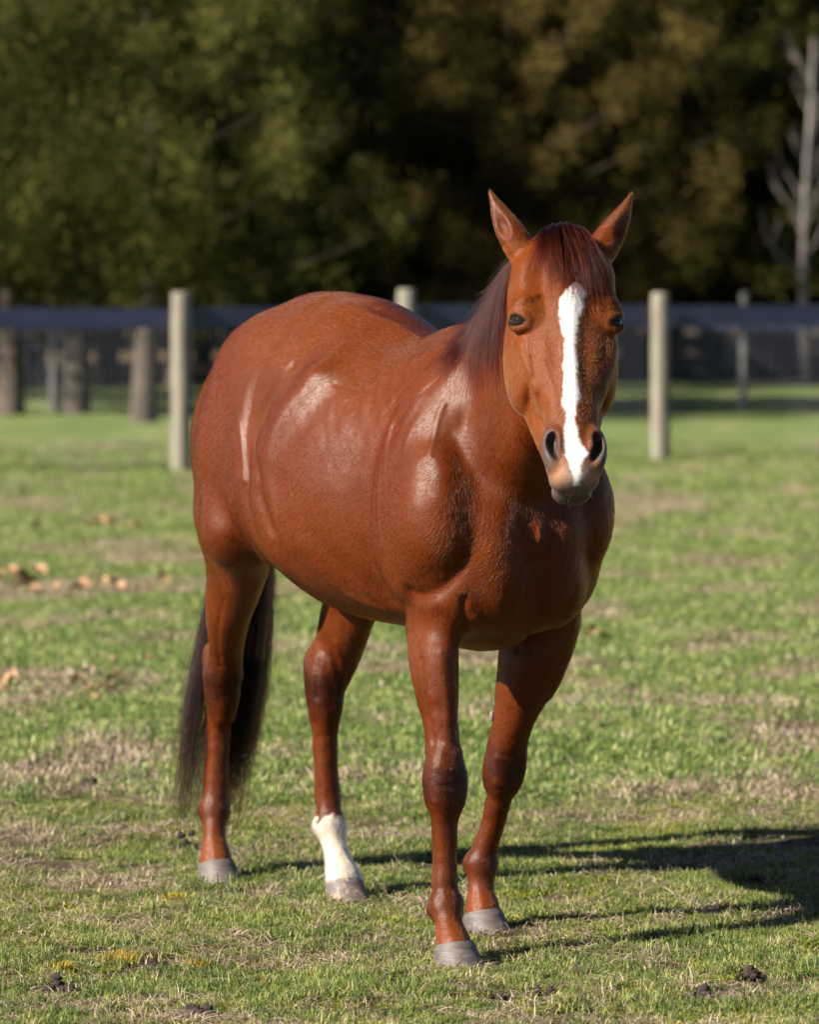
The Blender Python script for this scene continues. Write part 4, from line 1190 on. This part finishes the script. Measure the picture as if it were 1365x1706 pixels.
# ---- eyes
def sphere_grid(c, r, nu=28, nv=20):
    u = np.linspace(0, 2 * np.pi, nu, endpoint=False); v = np.linspace(0.001, np.pi - .001, nv)
    U, V_ = np.meshgrid(u, v)
    Pp = np.stack([np.cos(U) * np.sin(V_), np.sin(U) * np.sin(V_), np.cos(V_)], -1).reshape(-1, 3) * r + c
    q = []
    for j in range(nv - 1):
        for i in range(nu):
            q.append((j * nu + i, (j + 1) * nu + i, (j + 1) * nu + (i + 1) % nu, j * nu + (i + 1) % nu))
    return Pp, np.array(q)
em = NT('dark_wet_eye'); em.princ(Base_Color=(.012, .006, .004), Roughness=.04, Specular_IOR_Level=.25)
for s_ in (-1, 1):
    Pp, q = sphere_grid(to_w(hp(*EYE[s_])), .0257)
    mesh_obj('eye', local(Pp), q, em.m, horse)

# ---- hooves
def hoof_material(pale):
    m = NT('hoof_horn_striped' if pale else 'hoof_horn')
    tc = m.n('TexCoord')
    mp = m.n('Mapping', {'Vector': tc.outputs['Object'], 'Scale': (14, 14, 160)})
    rings = m.noise(mp, 1.6, 4, .7)
    mp2 = m.n('Mapping', {'Vector': tc.outputs['Object'], 'Scale': (60, 60, 6)})
    st = m.noise(mp2, 1.5, 3, .6)
    c = m.ramp(rings.outputs[0], [(.30, (.038, .031, .028)), (.5, (.080, .066, .059)), (.72, (.135, .113, .102))])
    if pale:
        c = m.mix(m.mapr(st.outputs[0], .50, .58, 0, .85), c, (.25, .15, .10))
    else:
        c = m.mix(m.mapr(st.outputs[0], .45, .7, 0, .5), c, (.05, .04, .04))
    dirt = m.noise(tc.outputs['Object'], 38, 5, .7)
    c = m.mix(m.mapr(dirt.outputs[0], .52, .75, 0, .55), c, (.13, .095, .07))
    m.princ(Base_Color=c, Roughness=.62, Normal=m.bump(rings.outputs[0], .5, .0025))
    return m.m
hoof_m = {False: hoof_material(False), True: hoof_material(True)}
for q in LOW:
    co = LOW[q]['cor'].copy()
    V_, n_ = [], 36
    prof = [(-.12, .94, .95), (0, 1.0, 1.0), (.07, 1.07, 1.06), (.14, 1.05, 1.04), (.35, 1.10, 1.09), (.6, 1.17, 1.16), (.85, 1.25, 1.24), (1.0, 1.29, 1.28), (1.03, 1.20, 1.2), (1.03, .05, .05)]
    for t, sl, sa in prof:
        for i in range(n_):
            a = 2 * np.pi * i / n_
            ca, sa_ = math.cos(a), math.sin(a)
            r_l, r_a = .0475 * sl, .0515 * sa
            if ca < 0: r_a *= .86
            fx = co[0] + ca * r_a + .026 * t + (0.014 if ca > 0 else 0) * t * ca
            fy = co[1] + math.copysign(abs(sa_) ** .92, sa_) * r_l
            ztop = .045 + .012 * ca
            fz = ztop * (1 - t) - .004 * t
            V_.append((fx, fy, fz))
    Q_ = [(j * n_ + i, j * n_ + (i + 1) % n_, (j + 1) * n_ + (i + 1) % n_, (j + 1) * n_ + i) for j in range(len(prof) - 1) for i in range(n_)]
    o = mesh_obj('hoof', local(to_w(np.array(V_))), np.array(Q_), hoof_m[q == 'LH'], horse)
    if q == 'LH': o['label'] = 'striped pale and grey hoof below the white sock'

# ---- hair
SC.cycles_curves.shape = 'RIBBONS'
SC.cycles_curves.subdivisions = 2
def hair_obj(name, pts, rad, col, mat, parent):
    """pts (n,k,3) world; rad (n,k) or k; col (n,3)"""
    n, k = pts.shape[:2]
    hc = bpy.data.hair_curves.new(name)
    hc.add_curves([k] * n)
    hc.attributes['position'].data.foreach_set('vector', local(pts.reshape(-1, 3)).astype(np.float32).ravel())
    ra = hc.attributes.get('radius') or hc.attributes.new('radius', 'FLOAT', 'POINT')
    ra.data.foreach_set('value', np.broadcast_to(rad, (n, k)).astype(np.float32).ravel())
    ca = hc.attributes.new('tint', 'FLOAT_COLOR', 'CURVE')
    c4 = np.ones((n, 4), dtype=np.float32); c4[:, :3] = col
    ca.data.foreach_set('color', c4.ravel())
    hc.materials.append(mat)
    o = bpy.data.objects.new(name, hc); COL.objects.link(o); o.parent = parent
    return o
def hair_material(name, rough=.28, rad_rough=.4, coat=0.0, ior=1.55):
    m = NT(name)
    a = m.n('Attribute', attribute_name='tint')
    h = m.n('BsdfHairPrincipled')
    h.model = 'CHIANG'; h.parametrization = 'COLOR'
    m.set(h, 'Color', a.outputs['Color']); m.set(h, 'Roughness', rough); m.set(h, 'Radial Roughness', rad_rough)
    m.set(h, 'Coat', coat); m.set(h, 'IOR', ior)
    m.t.links.new(h.outputs[0], m.out.inputs[0])
    return m.m
fur_m = hair_material('coat_hair', .20, .40, .0, 1.28)
long_m = hair_material('long_hair', .22, .35, .0, 1.20)

def flow(Ph, Nh):
    """lie of the coat in the horse frame"""
    X, Z = Ph[:, 0], Ph[:, 2]
    d = np.stack([np.full(len(Ph), -.72), np.zeros(len(Ph)), np.full(len(Ph), -.62)], 1)
    lw = (1 - sstep(.72, .95, Z))[:, None]; d = d * (1 - lw) + np.array([-.12, 0, -1.0]) * lw
    fl = np.exp(-(((X + .12) / .14) ** 2 + ((Z - 1.22) / .25) ** 2))[:, None]; d = d * (1 - fl) + np.array([-.1, 0, -1.0]) * fl
    nk = (sstep(.62, .8, X) * sstep(1.0, 1.2, Z))[:, None]; d = d * (1 - nk) + np.array([-.35, 0, -1.0]) * nk
    hdn = ROT_WH @ Hdn
    r_ = to_w(Ph) - HW0; dd = r_ @ Hdn; ff = r_ @ Hft
    hw_ = ((X > .9) & (ff > -.30) & (dd > .02) & ((ff > -.16) | (dd > .15)))[:, None]
    d = np.where(hw_, hdn + .25 * np.sign(r_ @ Hsd)[:, None] * (ROT_WH @ Hsd), d)
    er = ((X > .9) & (dd < -.0) & (np.abs(r_ @ Hsd) > .06))[:, None]
    d = np.where(er, -hdn, d)
    a = (vnoise(Ph, 5, 61) - .5) * .9 + (vnoise(Ph, 30, 62) - .5) * (.35 + .6 * np.exp(-(((Ph[:, 0] - .82) / .10) ** 2 + ((Ph[:, 2] - 1.05) / .12) ** 2)))
    t = d - Nh * (d * Nh).sum(1)[:, None]
    t /= np.linalg.norm(t, axis=1)[:, None] + 1e-9
    b = np.cross(Nh, t)
    return t * np.cos(a)[:, None] + b * np.sin(a)[:, None]
FLW = flow(HVt, HN) @ ROT_WH
GLO = 1.0 - .70 * (in_head & (hd > -.02)) - .35 * np.exp(-(((HVt[:, 0] - .80) / .12) ** 2 + ((HVt[:, 2] - 1.0) / .2) ** 2)) - .35 * (1 - sstep(.5, .8, HVt[:, 2]))
GLO = np.clip(GLO * (.8 + .4 * vnoise(HVt, 5, 88)), .12, 1.2)
GLO[(in_head) & (np.abs(COAT - (.06, .047, .044)).sum(1) < .05)] = .55
body = mesh_obj('body', local(HWn_w), HQ, coat_m, horse, attrs={'coat': COAT, 'flow': FLW * .5 + .5, 'gloss': GLO[:, None] * np.ones(3)})
def sample_surface(n, wfun=None):
    A, B, C_, D_ = (HVt[HQ[:, i]] for i in range(4))
    ar = .5 * np.linalg.norm(np.cross(C_ - A, D_ - B), axis=1)
    cen = (A + C_) / 2
    if wfun is not None: ar = ar * wfun(cen)
    cs = np.cumsum(ar); f = np.searchsorted(cs, rng.random(n) * cs[-1])
    u, v = rng.random((2, n, 1))
    q = HQ[f]
    def bl_(arr): return (arr[q[:, 0]] * (1 - u) * (1 - v) + arr[q[:, 1]] * u * (1 - v) + arr[q[:, 2]] * u * v + arr[q[:, 3]] * (1 - u) * v)
    Pn, Nn, Cn = bl_(HVt), bl_(HN), bl_(COAT)
    Nn /= np.linalg.norm(Nn, axis=1)[:, None]
    return Pn, Nn, Cn
N_FUR = int(globals().get('N_FUR', 420000))
def wf(c):
    w = 1 + 1.3 * (c[:, 2] > 1.1) * (c[:, 0] > .9) + .8 * (c[:, 2] < .7)
    w = w * np.where((c @ np.array([.87, -.48, 0]) > -.75) | True, 1, .3)
    return w
Pn, Nn, Cn = sample_surface(N_FUR, wf)
rr = to_w(Pn) - HW0
ms = np.stack([rr @ Hsd / 1.05, rr @ Hft, rr @ Hdn], 1)
bald = (np.exp(-(((ms - (.062, -.02, .567)) / (.022, .05, .045)) ** 2).sum(1)) + np.exp(-(((ms - (-.062, -.02, .567)) / (.022, .05, .045)) ** 2).sum(1))) > .45
for s_ in (-1, 1): bald |= np.linalg.norm((ms - np.array(EYE[s_])) * (1.05, 1, 1), axis=1) < .031
bald |= (Pn[:, 2] < .034)
Pn, Nn, Cn, ms = Pn[~bald], Nn[~bald], Cn[~bald], ms[~bald]
X_, Y_, Z_ = Pn.T
L_ = np.full(len(Pn), .0095)
L_ += .006 * np.exp(-(((X_ - .80) / .10) ** 2 + ((Z_ - 1.07) / .12) ** 2))            # fluffier breast
L_ += .006 * np.exp(-((Z_ - .80) / .045) ** 2) * (np.abs(X_ - .05) < .55)              # belly fringe
hd_m = (X_ > .9) & (ms[:, 2] > -.02) & (ms[:, 1] > -.25)
L_[hd_m] = .0065
L_[hd_m & (ms[:, 2] > .5)] = .0032
L_[Z_ < .7] = .0078
L_ += .010 * np.exp(-(((X_ - LOW['RF']['fet'][0] + .04) / .03) ** 2 + ((Z_ - LOW['RF']['fet'][2] + .02) / .03) ** 2))
L_ += .016 * sstep(.10, .22, Cn[:, 2]) * (Z_ < .4)
L_ *= rng.uniform(.55, 1.35, len(Pn))
T_ = flow(Pn, Nn)
lift = .10 + .10 * rng.random((len(Pn), 1)) + .12 * np.exp(-(((X_ - .82) / .09) ** 2 + ((Z_ - 1.05) / .10) ** 2))[:, None]
jit = rng.normal(0, .055, (len(Pn), 3))
T_ = T_ + jit
P1 = Pn + (T_ + Nn * lift) * (L_ * .5)[:, None]
P2 = P1 + (T_ + Nn * lift * .15) * (L_ * .5)[:, None]
pts = np.stack([Pn - Nn * .0006, P1, P2], 1)
tint = np.clip(Cn * (1 + rng.normal(0, .12, (len(Pn), 1))) * 1.15, .002, .95)
sun_bleach = rng.random(len(Pn)) < .06
tint[sun_bleach] = np.clip(tint[sun_bleach] * 1.7, 0, .95)
hair_obj('coat', to_w(pts.reshape(-1, 3)).reshape(pts.shape), np.array([.00020, .00017, .00005]), tint, fur_m, body)

def strands(guides, n, spread, tip_spread, k=14, rad=.0004, clump=.55):
    """interpolate n strands around random guides; guides list of (k0,3) arrays in the world"""
    G_ = []
    for g in guides:
        g = np.asarray(g, float)
        s_ = np.concatenate([[0], np.cumsum(np.linalg.norm(np.diff(g, axis=0), axis=1))]); s_ /= s_[-1]
        tt = np.linspace(0, 1, k)
        G_.append(np.stack([np.interp(tt, s_, g[:, i]) for i in range(3)], 1))
    G_ = np.array(G_)
    idx = rng.integers(0, len(G_), n)
    base = G_[idx]
    ln = rng.uniform(.62, 1.0, n) ** .8
    tt = np.linspace(0, 1, k)
    # shorten
    out = np.empty((n, k, 3))
    for i in range(3):
        pos = tt[None, :] * ln[:, None] * (k - 1); i0 = np.clip(np.floor(pos).astype(int), 0, k - 2); f = pos - i0
        out[:, :, i] = np.take_along_axis(base[:, :, i], i0, 1) * (1 - f) + np.take_along_axis(base[:, :, i], i0 + 1, 1) * f
    off = rng.normal(0, 1, (n, 1, 3)); off2 = rng.normal(0, 1, (n, 1, 3))
    prof = spread * (1 - clump * np.sin(tt * 3.14 * .5)) 
    out += off * prof[None, :, None] + off2 * (tip_spread * tt ** 2)[None, :, None]
    ph = rng.random((n, 1)) * 6.28
    wv = np.sin(tt[None, :] * rng.uniform(3, 9, (n, 1)) + ph) * .004 * tt[None, :]
    out[:, :, 0] += wv
    return out
def drape(root, d0, length, grav, k=12, clear=.006, stiff=.80):
    p = np.array(root, float); d = np.array(d0, float); d /= np.linalg.norm(d); st = length / k
    out = [p.copy()]
    for _ in range(k):
        d = d * stiff + np.array(grav) * (1 - stiff); d /= np.linalg.norm(d)
        p = p + d * st
        h, n, i, dist = tree.find_nearest(Vector(p))
        if h is not None:
            n = Vector(HNw[HQ[i][0]])
            side = (Vector(p) - h).dot(n)
            if side < clear: p = np.array(h + n * clear)
        d = p - out[-1]; d /= (np.linalg.norm(d) + 1e-9)
        out.append(p.copy())
    return out
# mane along the crest, falling on the near side
g_ = []
crest = catmull(np.array([(.60, 0, 1.50), (.68, -.01, 1.54), (.78, -.02, 1.60), (.88, -.04, 1.67), (.935, -.055, 1.715)]), 16)
for i, c in enumerate(crest):
    u = i / len(crest)
    for j in range(4):
        w0 = to_w(np.array([c + rng.normal(0, .006, 3) * (1, 1.3, 0)]))[0]
        h, n, ii, dist = tree.find_nearest(Vector(w0 + np.array([0, 0, .004])))
        if dist > .035: continue
        L0 = (.20 + .15 * min(1, u * 1.6)) * rng.uniform(.5, 1.1)
        if u < .3: L0 *= .6
        dirr = -HV * rng.uniform(.6, 1.0) + np.array([0, 0, rng.uniform(.05, .30)]) + HU * rng.uniform(-.15, .10)
        g_.append(drape(np.array(h) - np.array(n) * .002, dirr, L0, np.array([-.02, .0, -1.0]) + rng.normal(0, .05, 3), clear=rng.uniform(.001, .009), stiff=.42))
mp_ = strands(g_, 6500, .003, .016, k=13)
def mane_tint(n, a=(.085, .026, .022), v=.35):
    t = np.tile(np.array(a), (n, 1)) * np.exp(rng.normal(0, v, (n, 1)))
    return np.clip(t, .003, .6)
taper = np.linspace(1, .25, 13)
hair_obj('mane', mp_, .00055 * taper, mane_tint(len(mp_), (.026, .0065, .0040), .6), long_m, horse)
# forelock
g_ = []
for i in range(120):
    s0 = np.clip(rng.normal(0, .026), -.045, .045); d0 = rng.uniform(-.035, .030)
    w0 = HW0 + s0 * Hsd + (-.035) * Hft + d0 * Hdn
    h, n, ii, dist = tree.find_nearest(Vector(w0 + np.array([0, 0, .04])))
    fan = s0 * 6 + rng.normal(0, .16)
    L0 = rng.uniform(.13, .25) * (1.08 if s0 > .01 else 1)
    g_.append(drape(np.array(h) - np.array([0, 0, .002]), Hft * .8 - Hdn * .15 + Hsd * fan * .5, L0, Hdn * 1.0 + Hsd * fan * .42 - Hft * .02, clear=rng.uniform(.003, .016), stiff=.72))
for i in range(0):   # longer locks over the eye on the photo's right and a few strays
    s0 = rng.uniform(.03, .05)
    w0 = HW0 + s0 * Hsd - .03 * Hft + .085 * Hdn
    h, n, ii, dist = tree.find_nearest(Vector(w0 + np.array([0, 0, .04])))
    g_.append(drape(np.array(h), Hft * .6 + Hsd * .2 + Hdn * .5, rng.uniform(.15, .20), Hdn + Hsd * rng.uniform(.12, .28), clear=rng.uniform(.006, .02), stiff=.75))
fp_ = strands(g_, 2800, .0030, .0075, k=13, clump=.75)
hair_obj('forelock', fp_, .00040 * taper, mane_tint(len(fp_), (.034, .0075, .004), .6), long_m, horse)
# tail
g_ = []
for i in range(130):
    v = float(np.clip(rng.normal(0, 1), -1.5, 1.4)); w = rng.normal(0, 1); end = rng.uniform(.10, .42)
    far = rng.random() < .12
    P_ = [(-.755, v * .012, 1.275), (-.795, v * .018, 1.262), (-.84, .03 + v * .022, 1.19), (-.885, .105 + v * .026, .98), (-.90, .115 + v * .034, .78),
          (-.91, .085 + v * .042, .52), (-.92, .04 + v * .048, .30), (-.925, .01 + v * .05, rng.uniform(.07, .28))]
    if far:   # the wisps that show left of the near hind leg
        P_ = P_[:3] + [(-.90, .055 + v * .015, .98), (-.93, .02 + v * .014, .74), (-.945, -.030 + v * .015, .48), (-.95, -.052 + v * .018, .26), (-.955, -.065 + v * .022, rng.uniform(.05, .18))]
    P_ = catmull(np.array(P_) + w * np.array([.014, 0, 0]), 4)
    g_.append(to_w(P_))
tp_ = strands(g_, 6000, .005, .016, k=22, clump=.3)
hair_obj('tail', tp_, .00055 * np.linspace(1, .3, 22), mane_tint(len(tp_), (.011, .0045, .0030), .8), long_m, horse)
# whiskers, lashes
g_ = []
for i in range(22):
    s0 = rng.uniform(-.05, .05); a = rng.uniform(0, 1)
    w0 = HW0 + s0 * 1.05 * Hsd + (-.10 * a - .02) * Hft + (.60 + .05 * a) * Hdn
    h, n, ii, dist = tree.find_nearest(Vector(w0 + Hdn * .04))
    n = np.array(n); n = n if n @ Hdn > 0 else -n
    p0 = np.array(h); d = n * .9 + Hdn * .6 + Hsd * np.sign(s0) * .4 + rng.normal(0, .2, 3); d /= np.linalg.norm(d)
    L0 = rng.uniform(.008, .022)
    g_.append([p0, p0 + d * L0 * .5, p0 + d * L0 + np.array([0, 0, -.002])])
wp = np.array([np.array(g) for g in g_])
hair_obj('whiskers', wp, np.array([.00022, .00018, .00008]), mane_tint(len(wp), (.25, .17, .12), .3), long_m, horse)
# horny chestnut on the inside of the left foreleg
c_h = surf(822, 1193)
if c_h is not None:
    Pp, q = sphere_grid(np.zeros(3), 1.0, 14, 9)
    Pp = Pp * np.array([.006, .006, .013]); Pp += (vnoise(Pp, 260, 77)[:, None] - .5) * .004
    cm_ = NT('horny_callus'); nn = cm_.noise(cm_.n('TexCoord').outputs['Object'], 300)
    cm_.princ(Base_Color=cm_.ramp(nn.outputs[0], [(.4, (.08, .06, .045)), (.6, (.26, .22, .17))]), Roughness=.9)
    mesh_obj('leg_callus', local(Pp + to_w(c_h + np.array([.0, -.004, 0]))), q, cm_.m, horse)
print('hair done', round(time.time() - _t0, 1))
